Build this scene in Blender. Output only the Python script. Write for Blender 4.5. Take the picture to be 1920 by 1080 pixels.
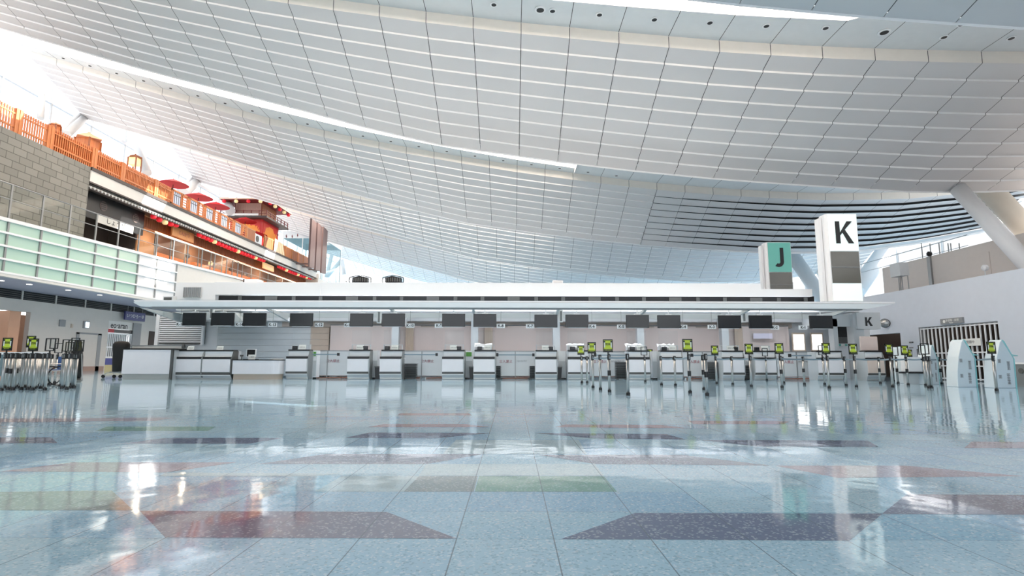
import bpy, bmesh, math, random
import numpy as np
from math import sin, cos, pi, atan
from mathutils import Vector, Matrix

for o in list(bpy.data.objects):
    bpy.data.objects.remove(o)
SC = bpy.context.scene
COL = SC.collection
random.seed(7)

# ------------------------------------------------------------------ camera
FPX, PITCH, EYE, ROLL = 1030.0, atan(137 / 1030), 0.78, 0.0025
cam_d = bpy.data.cameras.new('camera')
cam = bpy.data.objects.new('camera', cam_d)
COL.objects.link(cam)
cam_d.sensor_width = 36
cam_d.lens = 36 * FPX / 1920
cam_d.clip_end = 600
_f = Vector((0, cos(PITCH), sin(PITCH)))
_u = Vector((0, -sin(PITCH), cos(PITCH)))
_r = Vector((1, 0, 0))
_R = (_r + _u * ROLL).normalized()
_U = (_u - _r * ROLL).normalized()
cam.matrix_world = Matrix(((_R.x, _U.x, -_f.x, 0), (_R.y, _U.y, -_f.y, 0), (_R.z, _U.z, -_f.z, EYE), (0, 0, 0, 1)))
SC.camera = cam

# ------------------------------------------------------------------ world, light, exposure
w = bpy.data.worlds.new('sky')
SC.world = w
w.use_nodes = True
_nt = w.node_tree
_bg = _nt.nodes['Background']
_bg.inputs[1].default_value = 2.5
_tc, _sp, _rp = _nt.nodes.new('ShaderNodeTexCoord'), _nt.nodes.new('ShaderNodeSeparateXYZ'), _nt.nodes.new('ShaderNodeValToRGB')
_nt.links.new(_tc.outputs['Generated'], _sp.inputs[0])
_nt.links.new(_sp.outputs['Z'], _rp.inputs[0])
_rp.color_ramp.elements[0].position = 0.0
_rp.color_ramp.elements[0].color = (.46, .47, .48, 1)       # pale paving outside
_rp.color_ramp.elements[1].position = 0.02
_rp.color_ramp.elements[1].color = (.98, .985, 1, 1)         # bright overcast sky
_nt.links.new(_rp.outputs[0], _bg.inputs[0])
SC.view_settings.view_transform = 'Standard'
SC.view_settings.look = 'None'
SC.view_settings.gamma = 1
SC.view_settings.use_curve_mapping = False
SC.view_settings.exposure = 0.45


def area(name, loc, target, sx, sy, power, col=(1, 1, 1)):
    d = bpy.data.lights.new(name, 'AREA')
    d.shape = 'RECTANGLE'
    d.size, d.size_y, d.energy, d.color = sx, sy, power, col
    o = bpy.data.objects.new(name, d)
    COL.objects.link(o)
    o.location = loc
    o.rotation_euler = (Vector(target) - Vector(loc)).to_track_quat('-Z', 'Y').to_euler()
    return o


sun_d = bpy.data.lights.new('sun', 'SUN')
sun_d.energy = 11.0
sun_d.angle = 0.01
sun_d.color = (1, 0.96, 0.9)
sun = bpy.data.objects.new('sun', sun_d)
COL.objects.link(sun)
SUN_DIR = Vector((-1.3, -.6, -1.0)).normalized()
sun.rotation_euler = SUN_DIR.to_track_quat('-Z', 'Y').to_euler()
sun.location = (20, -10, 40)


# ------------------------------------------------------------------ where a ray of the survey camera meets a plane
def ray(px, py):
    u, v = (px - 960) / FPX, (540 - py) / FPX
    u, v = u - v * ROLL, v + u * ROLL
    return Vector((u, cos(PITCH) - v * sin(PITCH), sin(PITCH) + v * cos(PITCH)))


def atY(px, py, Y):
    d = ray(px, py)
    return d * (Y / d.y) + Vector((0, 0, EYE))


def atX(px, py, X):
    d = ray(px, py)
    return d * (X / d.x) + Vector((0, 0, EYE))


def atZ(px, py, Z=0.0):
    d = ray(px, py)
    return d * ((Z - EYE) / d.z) + Vector((0, 0, EYE))


# ------------------------------------------------------------------ materials
MATS = {}


def mat(name, col, rough=0.5, metal=0.0, emit=0.0, var=0.04, scale=3.0, spec=0.5):
    """principled material with a little procedural variation of tone"""
    if name in MATS:
        return MATS[name]
    m = bpy.data.materials.new(name)
    m.use_nodes = True
    nt = m.node_tree
    b = nt.nodes['Principled BSDF']
    b.inputs['Roughness'].default_value = rough
    b.inputs['Metallic'].default_value = metal
    b.inputs['Specular IOR Level'].default_value = spec
    c = tuple(((x / 255) / 12.92 if x <= 10 else ((x / 255 + .055) / 1.055) ** 2.4) for x in col)
    if emit:
        b.inputs['Base Color'].default_value = (*c, 1)
        b.inputs['Emission Color'].default_value = (*c, 1)
        b.inputs['Emission Strength'].default_value = emit
    else:
        tc = nt.nodes.new('ShaderNodeTexCoord')
        nz = nt.nodes.new('ShaderNodeTexNoise')
        nz.inputs['Scale'].default_value = scale
        nz.inputs['Detail'].default_value = 3
        nt.links.new(tc.outputs['Object'], nz.inputs['Vector'])
        mx = nt.nodes.new('ShaderNodeMix')
        mx.data_type = 'RGBA'
        mx.inputs['A'].default_value = (*[x * (1 - var) for x in c], 1)
        mx.inputs['B'].default_value = (*[min(1, x * (1 + var)) for x in c], 1)
        nt.links.new(nz.outputs['Fac'], mx.inputs['Factor'])
        nt.links.new(mx.outputs['Result'], b.inputs['Base Color'])
    MATS[name] = m
    return m


def glass(name, tint=(1, 1, 1), refl=0.25, rough=0.02):
    """thin clear sheet: light passes, a faint mirror on top"""
    if name in MATS:
        return MATS[name]
    m = bpy.data.materials.new(name)
    m.use_nodes = True
    nt = m.node_tree
    nt.nodes.clear()
    out = nt.nodes.new('ShaderNodeOutputMaterial')
    tr = nt.nodes.new('ShaderNodeBsdfTransparent')
    tr.inputs[0].default_value = (*tint, 1)
    gl = nt.nodes.new('ShaderNodeBsdfGlossy')
    gl.inputs['Roughness'].default_value = rough
    fr = nt.nodes.new('ShaderNodeLayerWeight')
    fr.inputs[0].default_value = 0.5
    pw = nt.nodes.new('ShaderNodeMath')
    pw.operation = 'POWER'
    pw.inputs[1].default_value = 3
    nt.links.new(fr.outputs['Facing'], pw.inputs[0])
    ma = nt.nodes.new('ShaderNodeMath')
    ma.operation = 'MULTIPLY_ADD'
    ma.inputs[1].default_value = refl
    ma.inputs[2].default_value = refl * .06
    ma.use_clamp = True
    nt.links.new(pw.outputs[0], ma.inputs[0])
    mx = nt.nodes.new('ShaderNodeMixShader')
    nt.links.new(ma.outputs[0], mx.inputs[0])
    nt.links.new(tr.outputs[0], mx.inputs[1])
    nt.links.new(gl.outputs[0], mx.inputs[2])
    nt.links.new(mx.outputs[0], out.inputs[0])
    MATS[name] = m
    return m


def lin(c):
    return tuple(((x / 255) / 12.92 if x <= 10 else ((x / 255 + .055) / 1.055) ** 2.4) for x in c)


TX, TY = 0.43, 0.447      # terrazzo slab pitch


def terrazzo(name, cols, chips=0.5):
    """polished terrazzo: slab grid with joints, chips of pale stone, tone differing from slab to slab"""
    m = bpy.data.materials.new(name)
    m.use_nodes = True
    nt = m.node_tree
    N, L = nt.nodes.new, nt.links.new
    b = nt.nodes['Principled BSDF']
    tc = N('ShaderNodeTexCoord')
    sep = N('ShaderNodeSeparateXYZ')
    L(tc.outputs['Object'], sep.inputs[0])

    def mth(op, a, v=None, clamp=False):
        n = N('ShaderNodeMath')
        n.operation = op
        n.use_clamp = clamp
        for i, q in enumerate((a, v)):
            if q is None:
                continue
            if isinstance(q, (int, float)):
                n.inputs[i].default_value = q
            else:
                L(q, n.inputs[i])
        return n.outputs[0]
    gx = mth('DIVIDE', mth('ADD', sep.outputs['X'], 0.245), TX * 1.0)
    gy = mth('DIVIDE', mth('ADD', sep.outputs['Y'], -2.55), TY)
    ix, iy = mth('FLOOR', gx), mth('FLOOR', gy)
    fx, fy = mth('FRACT', gx), mth('FRACT', gy)
    comb = N('ShaderNodeCombineXYZ')
    L(mth('FLOOR', mth('DIVIDE', ix, 3.0)), comb.inputs[0])
    L(iy, comb.inputs[1])
    wn = N('ShaderNodeTexWhiteNoise')
    wn.noise_dimensions = '2D'
    L(comb.outputs[0], wn.inputs['Vector'])
    ramp = N('ShaderNodeValToRGB')
    el = ramp.color_ramp.elements
    for i, c in enumerate(cols):
        p = i / max(1, len(cols) - 1)
        e = el[i] if i < 2 else el.new(p)
        e.position = p
        e.color = (*lin(c), 1)
    L(wn.outputs['Value'], ramp.inputs[0])
    # chips
    vo = N('ShaderNodeTexVoronoi')
    vo.inputs['Scale'].default_value = 95
    L(tc.outputs['Object'], vo.inputs['Vector'])
    chip = N('ShaderNodeSeparateColor')
    L(vo.outputs['Color'], chip.inputs[0])
    pale = mth('GREATER_THAN', chip.outputs[0], 0.86)
    dark = mth('LESS_THAN', chip.outputs[1], 0.16)
    mx = N('ShaderNodeMix')
    mx.data_type = 'RGBA'
    L(mth('MULTIPLY', pale, chips), mx.inputs['Factor'])
    L(ramp.outputs['Color'], mx.inputs['A'])
    mx.inputs['B'].default_value = (*lin((225, 236, 240)), 1)
    mx2 = N('ShaderNodeMix')
    mx2.data_type = 'RGBA'
    L(mth('MULTIPLY', dark, chips * .55), mx2.inputs['Factor'])
    L(mx.outputs['Result'], mx2.inputs['A'])
    mx2.inputs['B'].default_value = (*lin((70, 100, 130)), 1)
    # joints
    jx = mth('LESS_THAN', fx, 0.013)
    jy = mth('LESS_THAN', fy, 0.010)
    j = mth('MAXIMUM', jx, mth('MULTIPLY', jy, 0.6))
    mx3 = N('ShaderNodeMix')
    mx3.data_type = 'RGBA'
    L(mth('MULTIPLY', j, 0.75), mx3.inputs['Factor'])
    L(mx2.outputs['Result'], mx3.inputs['A'])
    mx3.inputs['B'].default_value = (*lin((96, 110, 122)), 1)
    L(mx3.outputs['Result'], b.inputs['Base Color'])
    b.inputs['Roughness'].default_value = 0.065
    b.inputs['IOR'].default_value = 1.62
    nz = N('ShaderNodeTexNoise')
    nz.inputs['Scale'].default_value = 2.2
    L(tc.outputs['Object'], nz.inputs['Vector'])
    bp = N('ShaderNodeBump')
    bp.inputs['Strength'].default_value = 0.012
    bp.inputs['Distance'].default_value = 0.3
    L(nz.outputs['Fac'], bp.inputs['Height'])
    L(bp.outputs[0], b.inputs['Normal'])
    return m


def blocks(name):
    """grey stone facing in running bond"""
    m = bpy.data.materials.new(name)
    m.use_nodes = True
    nt = m.node_tree
    N, L = nt.nodes.new, nt.links.new
    b = nt.nodes['Principled BSDF']
    tc = N('ShaderNodeTexCoord')
    mp = N('ShaderNodeMapping')
    mp.inputs['Rotation'].default_value = (0, 0, 0)
    sep, cb = N('ShaderNodeSeparateXYZ'), N('ShaderNodeCombineXYZ')
    L(tc.outputs['Object'], sep.inputs[0])
    L(sep.outputs['Y'], cb.inputs[0])
    L(sep.outputs['Z'], cb.inputs[1])
    br = N('ShaderNodeTexBrick')
    br.inputs['Scale'].default_value = 1
    br.inputs['Brick Width'].default_value = .86
    br.inputs['Row Height'].default_value = 0.43
    br.inputs['Mortar Size'].default_value = 0.022
    br.inputs['Color1'].default_value = (*lin((142, 140, 133)), 1)
    br.inputs['Color2'].default_value = (*lin((128, 127, 121)), 1)
    br.inputs['Mortar'].default_value = (*lin((92, 90, 86)), 1)
    L(cb.outputs[0], br.inputs['Vector'])
    L(br.outputs['Color'], b.inputs['Base Color'])
    b.inputs['Roughness'].default_value = 0.6
    return m


def wood(name, c1, c2, scale=6):
    if name in MATS:
        return MATS[name]
    m = bpy.data.materials.new(name)
    m.use_nodes = True
    nt = m.node_tree
    N, L = nt.nodes.new, nt.links.new
    b = nt.nodes['Principled BSDF']
    tc = N('ShaderNodeTexCoord')
    mp = N('ShaderNodeMapping')
    mp.inputs['Scale'].default_value = (1, 1, 0.12)
    L(tc.outputs['Object'], mp.inputs[0])
    nz = N('ShaderNodeTexNoise')
    nz.inputs['Scale'].default_value = scale
    L(mp.outputs[0], nz.inputs['Vector'])
    r = N('ShaderNodeValToRGB')
    r.color_ramp.elements[0].position = .3
    r.color_ramp.elements[1].position = .7
    r.color_ramp.elements[0].color = (*lin(c1), 1)
    r.color_ramp.elements[1].color = (*lin(c2), 1)
    L(nz.outputs['Fac'], r.inputs[0])
    L(r.outputs[0], b.inputs['Base Color'])
    b.inputs['Roughness'].default_value = .5
    MATS[name] = m
    return m


def goldflower(name):
    """red lacquer wall with a broad gold cloud of foliage, shaped by noise"""
    m = bpy.data.materials.new(name)
    m.use_nodes = True
    nt = m.node_tree
    N, L = nt.nodes.new, nt.links.new
    b = nt.nodes['Principled BSDF']
    tc = N('ShaderNodeTexCoord')
    nz = N('ShaderNodeTexNoise')
    nz.inputs['Scale'].default_value = 2.6
    nz.inputs['Detail'].default_value = 5
    L(tc.outputs['Object'], nz.inputs['Vector'])
    sp = N('ShaderNodeTexGradient')
    sp.gradient_type = 'SPHERICAL'
    mp = N('ShaderNodeMapping')
    mp.inputs['Scale'].default_value = (.45, .45, .6)
    L(tc.outputs['Object'], mp.inputs[0])
    L(mp.outputs[0], sp.inputs[0])
    ad = N('ShaderNodeMath')
    L(nz.outputs['Fac'], ad.inputs[0])
    L(sp.outputs['Fac'], ad.inputs[1])
    r = N('ShaderNodeValToRGB')
    r.color_ramp.interpolation = 'CONSTANT'
    r.color_ramp.elements[0].color = (*lin((205, 32, 22)), 1)
    r.color_ramp.elements[1].position = .7
    r.color_ramp.elements[1].color = (*lin((240, 150, 50)), 1)
    L(ad.outputs[0], r.inputs[0])
    L(r.outputs[0], b.inputs['Base Color'])
    b.inputs['Roughness'].default_value = .4
    return m


WHITE = mat('white_paint', (238, 239, 241), .45, var=.01)
WHITEGLOSS = mat('white_laminate', (240, 238, 242), .22)
OFFWHITE = mat('warm_white_panel', (222, 219, 214), .5)
BEIGE = mat('beige_panel', (206, 200, 193), .55)
GREYPANEL = mat('ceiling_silver_panel', (220, 217, 217), .42, var=.02, scale=.4)
EDGELIT = mat('ceiling_lit_edge', (250, 250, 250), .4)  # whiter than the panels: light caught by the riser faces put into the colour
SOFFIT = mat('ceiling_soffit_panel', (224, 227, 229), .45)
DARKGAP = mat('dark_gap', (38, 40, 42), .8)
JOINT = mat('ceiling_joint_backing', (84, 86, 88), .8)
BLACK = mat('black_plastic', (22, 22, 24), .35)
SCREEN = mat('black_screen', (26, 27, 29), .14)
CHROME = mat('brushed_steel', (176, 176, 174), .28, metal=.9)
STEEL = mat('grey_steel', (150, 152, 152), .4, metal=.5)
GREY = mat('grey_plastic', (140, 142, 144), .5)
LGREY = mat('light_grey_panel', (205, 208, 210), .4)
DGREY = mat('dark_grey', (92, 92, 90), .4)
DISPLAY = mat('dark_display_glass', (98, 97, 90), .15)
PINK = mat('pale_pink_curtain', (220, 205, 199), .6, var=.05, scale=.8)
TAN = mat('tan_drape', (200, 182, 165), .6)
BROWN = mat('brown_board', (140, 100, 84), .6)
DBROWN = mat('dark_brown_interior', (64, 52, 46), .7)
CANOPY = mat('canopy_pale_blue_metal', (222, 230, 234), .3)
TEAL = mat('teal_panel', (112, 186, 176), .3)
LETTER = mat('black_lettering', (26, 28, 30), .4)
SIGNLIME = mat('lime_sheet', (206, 222, 66), .5)
PAPER = mat('white_paper', (240, 240, 236), .6)
REDL = mat('red_lettering', (158, 78, 88), .5)
BELT = mat('blue_grey_belt', (126, 146, 158), .5)
ORANGEWOOD = wood('orange_lattice_wood', (196, 112, 62), (218, 138, 84))
PANELWOOD = wood('brown_wood_panel', (136, 78, 48), (166, 100, 62))
SIGNWOOD = wood('pale_signboard_wood', (206, 140, 84), (222, 158, 100))
DARKTRIM = mat('dark_bronze_trim', (74, 66, 64), .5)
REDPAPER = mat('red_lantern_paper', (214, 30, 46), .5, emit=.35)
CREAMPAPER = mat('cream_lantern_paper', (255, 232, 170), .5, emit=.3)
REDCLOTH = mat('red_parasol_paper', (176, 14, 26), .6, spec=.2)
ROOFTILE = mat('weathered_roof_tile', (206, 150, 120), .6)
MINT = mat('frosted_mint_glass', (186, 216, 202), .16, var=.03, scale=.3)
WARMLED = mat('warm_led_strip', (255, 214, 170), .5, emit=3.0)
SHOPGLOW = mat('lit_shop_counter', (255, 196, 120), .5, emit=1.1)
SLOTGLOW = mat('ceiling_light_slot', (255, 236, 218), .5, emit=9.0)
CLEAR = glass('clear_glass', (.97, .985, .98), .05)
WINGLASS = glass('window_glass', (.86, .88, .9), .02)
SHOPGLASS = glass('shop_front_glass', (.9, .9, .9), .1)
ACRYLIC = glass('clear_acrylic', (.97, .98, .98), .25)
KIOSKWHITE = mat('kiosk_pale_shell', (214, 226, 232), .3)
KIOSKTEAL = mat('kiosk_aqua_edge', (150, 214, 216), .3)
RUBBER = mat('black_rubber', (18, 18, 18), .7)
BLUECLOTH = mat('blue_vinyl', (70, 110, 170), .5)
NAVY = mat('navy_sign', (52, 56, 110), .4)
LEAF = mat('dark_leaf', (42, 58, 44), .5)
BRICK = blocks('grey_stone_blocks')
GOLDRED = goldflower('red_lacquer_gold_foliage')
PEACH = mat('peach_lit_wall', (226, 172, 140), .6)
LILACSOFFIT = mat('grey_lilac_soffit', (176, 176, 192), .5)
KICK = mat('brushed_kick_plate', (196, 196, 192), .3, metal=.3)
GREENSTICKER = mat('green_sticker', (96, 160, 70), .5)


# ------------------------------------------------------------------ mesh helpers
class MB:
    def __init__(s):
        s.v, s.f, s.m = [], [], []

    def add(s, vs, fs, m=0):
        o = len(s.v)
        s.v += [tuple(p) for p in vs]
        s.f += [tuple(o + i for i in q) for q in fs]
        s.m += [m] * len(fs)
        return s

    def hexa(s, p, m=0):     # 8 corners, bottom ring then top ring
        return s.add(p, [(3, 2, 1, 0), (4, 5, 6, 7), (0, 1, 5, 4), (1, 2, 6, 5), (2, 3, 7, 6), (3, 0, 4, 7)], m)

    def box(s, x0, x1, y0, y1, z0, z1, m=0):
        return s.hexa([(x0, y0, z0), (x1, y0, z0), (x1, y1, z0), (x0, y1, z0), (x0, y0, z1), (x1, y0, z1), (x1, y1, z1), (x0, y1, z1)], m)

    def quad(s, a, b, c, d, m=0):
        return s.add([a, b, c, d], [(0, 1, 2, 3)], m)

    def tube(s, p0, p1, r, n=10, r2=None, m=0):
        p0, p1 = Vector(p0), Vector(p1)
        d = (p1 - p0).normalized()
        a = d.orthogonal().normalized()
        b = d.cross(a)
        r2 = r if r2 is None else r2
        vs = []
        for p, q in ((p0, r), (p1, r2)):
            for i in range(n):
                t = 2 * pi * i / n
                vs.append(p + a * cos(t) * q + b * sin(t) * q)
        fs = [(i, (i + 1) % n, n + (i + 1) % n, n + i) for i in range(n)]
        fs += [tuple(reversed(range(n))), tuple(range(n, 2 * n))]
        return s.add(vs, fs, m)

    def path(s, pts, r, n=8, m=0):
        for a, b in zip(pts[:-1], pts[1:]):
            s.tube(a, b, r, n, m=m)
        return s

    def lathe(s, prof, n=16, c=(0, 0, 0), m=0, axis='z'):
        vs, fs = [], []
        for r, z in prof:
            for i in range(n):
                t = 2 * pi * i / n
                q = (r * cos(t), r * sin(t), z)
                if axis == 'x':
                    q = (z, r * cos(t), r * sin(t))
                if axis == 'y':
                    q = (r * cos(t), z, r * sin(t))
                vs.append((q[0] + c[0], q[1] + c[1], q[2] + c[2]))
        k = len(prof)
        for j in range(k - 1):
            for i in range(n):
                fs.append((j * n + i, j * n + (i + 1) % n, (j + 1) * n + (i + 1) % n, (j + 1) * n + i))
        fs.append(tuple(reversed(range(n))))
        fs.append(tuple(range((k - 1) * n, k * n)))
        return s.add(vs, fs, m)

    def prism(s, poly, axis, a, b, m=0):
        """poly: 2-D outline; axis x -> (y,z), y -> (x,z), z -> (x,y); runs from a to b along the axis"""
        n = len(poly)

        def P(q, t):
            return {'x': (t, q[0], q[1]), 'y': (q[0], t, q[1]), 'z': (q[0], q[1], t)}[axis]
        vs = [P(q, a) for q in poly] + [P(q, b) for q in poly]
        fs = [(i, (i + 1) % n, n + (i + 1) % n, n + i) for i in range(n)]
        fs += [tuple(reversed(range(n))), tuple(range(n, 2 * n))]
        return s.add(vs, fs, m)

    def build(s, name, mats, parent=None, loc=None, smooth=False, bevel=0):
        me = bpy.data.meshes.new(name)
        me.from_pydata(s.v, [], s.f)
        for q in (mats if isinstance(mats, (list, tuple)) else [mats]):
            me.materials.append(q)
        me.polygons.foreach_set('material_index', s.m)
        bm = bmesh.new()
        bm.from_mesh(me)
        bmesh.ops.recalc_face_normals(bm, faces=bm.faces)
        bm.to_mesh(me)
        bm.free()
        if smooth:
            for p in me.polygons:
                p.use_smooth = len(p.vertices) <= 4
        o = bpy.data.objects.new(name, me)
        COL.objects.link(o)
        if parent is not None:
            o.parent = parent
        if loc is not None:
            o.location = loc
        if bevel:
            md = o.modifiers.new('edge', 'BEVEL')
            md.width = bevel
            md.segments = 2
            md.limit_method = 'ANGLE'
        return o


def thing(name, label, cat, loc=(0, 0, 0), rz=0.0, group=None):
    o = bpy.data.objects.new(name, None)
    o.empty_display_size = .2
    COL.objects.link(o)
    o.location = loc
    o.rotation_euler = (0, 0, rz)
    return tag(o, label, cat, group)


def tag(o, label, cat, group=None):
    o['label'] = label
    o['category'] = cat
    if group:
        o['group'] = group
    return o


def struct(o):
    o['kind'] = 'structure'
    return o


def copy_tree(o, parent=None):
    c = o.copy()
    COL.objects.link(c)
    c.parent = parent
    for ch in list(o.children):
        copy_tree(ch, c)
    return c


_txt = {}


def text(s, size, m, parent, loc, rot=(pi / 2, 0, 0), name='lettering', bold=0.0, ext=.002, align='CENTER'):
    key = (s, round(size, 4), m.name, bold)
    if key not in _txt:
        cu = bpy.data.curves.new('lettering', 'FONT')
        cu.body = s
        cu.size = size
        cu.align_x = align
        cu.align_y = 'CENTER'
        cu.extrude = ext
        cu.offset = bold
        t = bpy.data.objects.new('lettering_tmp', cu)
        COL.objects.link(t)
        dg = bpy.context.evaluated_depsgraph_get()
        me = bpy.data.meshes.new_from_object(t.evaluated_get(dg))
        bpy.data.objects.remove(t)
        me.materials.clear()
        me.materials.append(m)
        _txt[key] = me
    o = bpy.data.objects.new(name, _txt[key])
    COL.objects.link(o)
    o.parent = parent
    o.location = loc
    o.rotation_euler = rot
    return o


ORD = ('first second third fourth fifth sixth seventh eighth ninth tenth eleventh twelfth thirteenth fourteenth fifteenth '
       'sixteenth seventeenth eighteenth nineteenth twentieth').split()
for _t in ('twenty', 'thirty', 'forty'):
    ORD += [_t + '-' + q for q in ORD[:9]] + [{'twenty': 'thirtieth', 'thirty': 'fortieth', 'forty': 'fiftieth'}[_t]]

# ================================================================== SETTING
# ------------------------------------------------------------------ floor
FL = terrazzo('terrazzo_blue', [(148, 186, 214), (163, 200, 223), (174, 208, 224), (154, 194, 216)])
TERR = [FL,
        terrazzo('terrazzo_mauve', [(126, 127, 146), (134, 133, 150)], .35),
        terrazzo('terrazzo_slate', [(100, 113, 142), (110, 121, 148)], .35),
        terrazzo('terrazzo_green', [(132, 168, 158), (120, 170, 150)], .3),
        terrazzo('terrazzo_moss', [(146, 158, 156), (138, 150, 152)], .35),
        terrazzo('terrazzo_rose', [(164, 148, 162), (172, 156, 166)], .3),
        terrazzo('terrazzo_pale', [(176, 202, 212), (186, 208, 214)], .35)]
b = MB()
b.box(-45, 45, -30, 160, -.3, 0)
INLAY = [(1, [(262, 958), (725, 960), (857, 1010), (310, 1008)]),
         (2, [(1190, 962), (1655, 963), (1593, 1014), (1052, 1011)]),
         (4, [(-260, 925), (210, 920), (250, 957), (-300, 956)]),
         (1, [(1700, 927), (2100, 929), (2140, 966), (1653, 964)]),
         (4, [(785, 893), (896, 893), (888, 922), (757, 922)]),
         (3, [(898, 893), (1132, 893), (1157, 922), (890, 922)]),
         (1, [(612, 851), (908, 851), (800, 870), (485, 870)]),
         (1, [(1010, 853), (1280, 853), (1445, 873), (1115, 870)]),
         (5, [(135, 867), (445, 867), (310, 886), (0, 884)]),
         (5, [(1453, 873), (1697, 873), (1920, 893), (1570, 896)]),
         (2, [(693, 811), (920, 812), (815, 822), (647, 821)]),
         (2, [(1003, 812), (1250, 814), (1285, 824), (1110, 822)]),
         (2, [(1313, 825), (1627, 826), (1647, 838), (1417, 837)]),
         (2, [(310, 821), (533, 821), (467, 832), (227, 832)]),
         (5, [(750, 775), (880, 775), (885, 779), (745, 779)]),
         (5, [(720, 795), (870, 795), (920, 801), (690, 801)]),
         (5, [(1060, 796), (1240, 797), (1290, 803), (1040, 801)]),
         (5, [(1290, 789), (1480, 790), (1470, 795), (1300, 795)]),
         (3, [(200, 800), (405, 800), (390, 808), (180, 808)]),
         (5, [(0, 785), (330, 783), (290, 789), (0, 792)]),
         (1, [(-60, 820), (96, 820), (108, 831), (-60, 832)]),
         (5, [(1822, 828), (1990, 829), (1990, 841), (1808, 840)]),
         (6, [(640, 893), (785, 893), (757, 922), (590, 922)]),
         (6, [(800, 870), (1115, 870), (1132, 892), (785, 892)]),
         (6, [(310, 886), (640, 888), (590, 893), (300, 893)]),
         (6, [(855, 825), (1085, 825), (1100, 851), (830, 851)])]
for k, pts in INLAY:
    b.add([(p.x, p.y, .0006) for p in (atZ(*q) for q in pts)], [(3, 2, 1, 0)], k)
struct(b.build('floor', TERR))

# ------------------------------------------------------------------ wave ceiling
XE = [-38, -36, -27.4, -23, -18.8, -14.6, -10.4, -7.7, -3.8, 0, 2.4, 6.5, 10.6, 14.7, 20.2, 24, 28, 33, 38.4, 42]
ZE = [21.4, 20.8, 18.3, 17.0, 15.75, 14.68, 13.55, 12.8, 11.85, 11.3, 10.95, 10.45, 10.05, 9.75, 9.4, 9.4, 9.55, 10.2, 11.2, 12]
XS = [-38, -29.8, -23.8, -17.8, -11.8, -7.7, -3.8, 0.2, 4.5, 8.8, 13, 17.5, 22, 28, 34, 42]
ZS = [23.6, 21.2, 19.5, 17.8, 16.4, 15.6, 14.9, 14.25, 13.65, 13.1, 12.7, 12.4, 12.2, 12.3, 12.9, 14.2]


def Ze(x):
    return float(np.interp(x, XE, ZE))


def Zs(x):
    return float(np.interp(x, XS, ZS))


XCOL = [-35.65 + 2 * k for k in range(38)]
BANDS = [(5.5, 14.2), (21.2, 27.3), (38, 43.5), (55, 59.5), (75, 80), (94, 99), (113, 118)]


def Yst(i, x):
    return BANDS[i][0] - (.06 * x if i == 1 else 0)


NR = 9
for i, (ys, ye) in enumerate(BANDS):
    p = MB()
    for c in range(len(XCOL) - 1):
        xa, xb = XCOL[c] + .013, XCOL[c + 1] - .013

        def P(x, s, dz=0):
            return (x, Yst(i, x) * (1 - s) + ye * s, Zs(x) * (1 - s) + Ze(x) * s + dz + (.16 * s if i == 0 else 0))
        for r in range(NR):
            s0, s1 = r / NR, (r + 1) / NR
            h = .085 if i != 2 or xa < 10 else .028 + .14 * min(1, (xa - 10) / 12)      # gaps made up to imitate shade, wider towards the far right
            p.quad(P(xa, s0), P(xb, s0), P(xb, s1, h), P(xa, s1, h), 0)
            if i != 2 or xa < 10:        # beyond this risers are left out, the dark gaps standing for shade
                p.quad(P(xa, s1, h), P(xb, s1, h), P(xb, s1), P(xa, s1), 1)
        # first riser under the soffit
        p.quad(P(xa, 0, .5), P(xb, 0, .5), P(xb, 0), P(xa, 0), 3)
    # dark backing behind the joints
    for c in range(len(XCOL) - 1):
        xa, xb = XCOL[c], XCOL[c + 1]
        p.quad((xa, Yst(i, xa) + .12, Zs(xa) + .32), (xb, Yst(i, xb) + .12, Zs(xb) + .32), (xb, ye, Ze(xb) + .42), (xa, ye, Ze(xa) + .42), 2)
        p.quad((xa, Yst(i, xa) + .06, Zs(xa) + .55), (xb, Yst(i, xb) + .06, Zs(xb) + .55), (xb, Yst(i, xb) + .06, Zs(xb) - .0), (xa, Yst(i, xa) + .06, Zs(xa) - .0), 2)
        # upstand behind the low edge
        e0 = .16 if i == 0 else 0
        p.quad((xa, ye, Ze(xa) + e0), (xb, ye, Ze(xb) + e0), (xb, ye + .25, Zs(xb) + 1.0), (xa, ye + .25, Zs(xa) + 1.0), 1)
    struct(p.build('ceiling', [GREYPANEL, EDGELIT, JOINT, mat('ceiling_riser_panel', (244, 238, 230), .45)]))  # warm glow of the slot is put into the white riser colour

# soffits with their light slots, between one wave and the next
# roof lights (x0, x1, y0, y1) left open in the closed part behind a wave
HOLES = {2: (-23.7, -21.6, 32.0, 33.4), 3: (-21.7, -11.6, 44.3, 47.4), 4: (-23.7, -19.6, 66.0, 68.5)}


def slot_off(i, x):
    if i == 1:
        return float(np.interp(x, [-20, 1, 13.5, 13.6], [1.5, 1.6, 1.68, 99]))
    return float(np.interp(x, [-38, -28, -19, 0, 5.3, 5.4], [.9, 1.4, 1.9, 1.15, 1.0, 99]))


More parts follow.
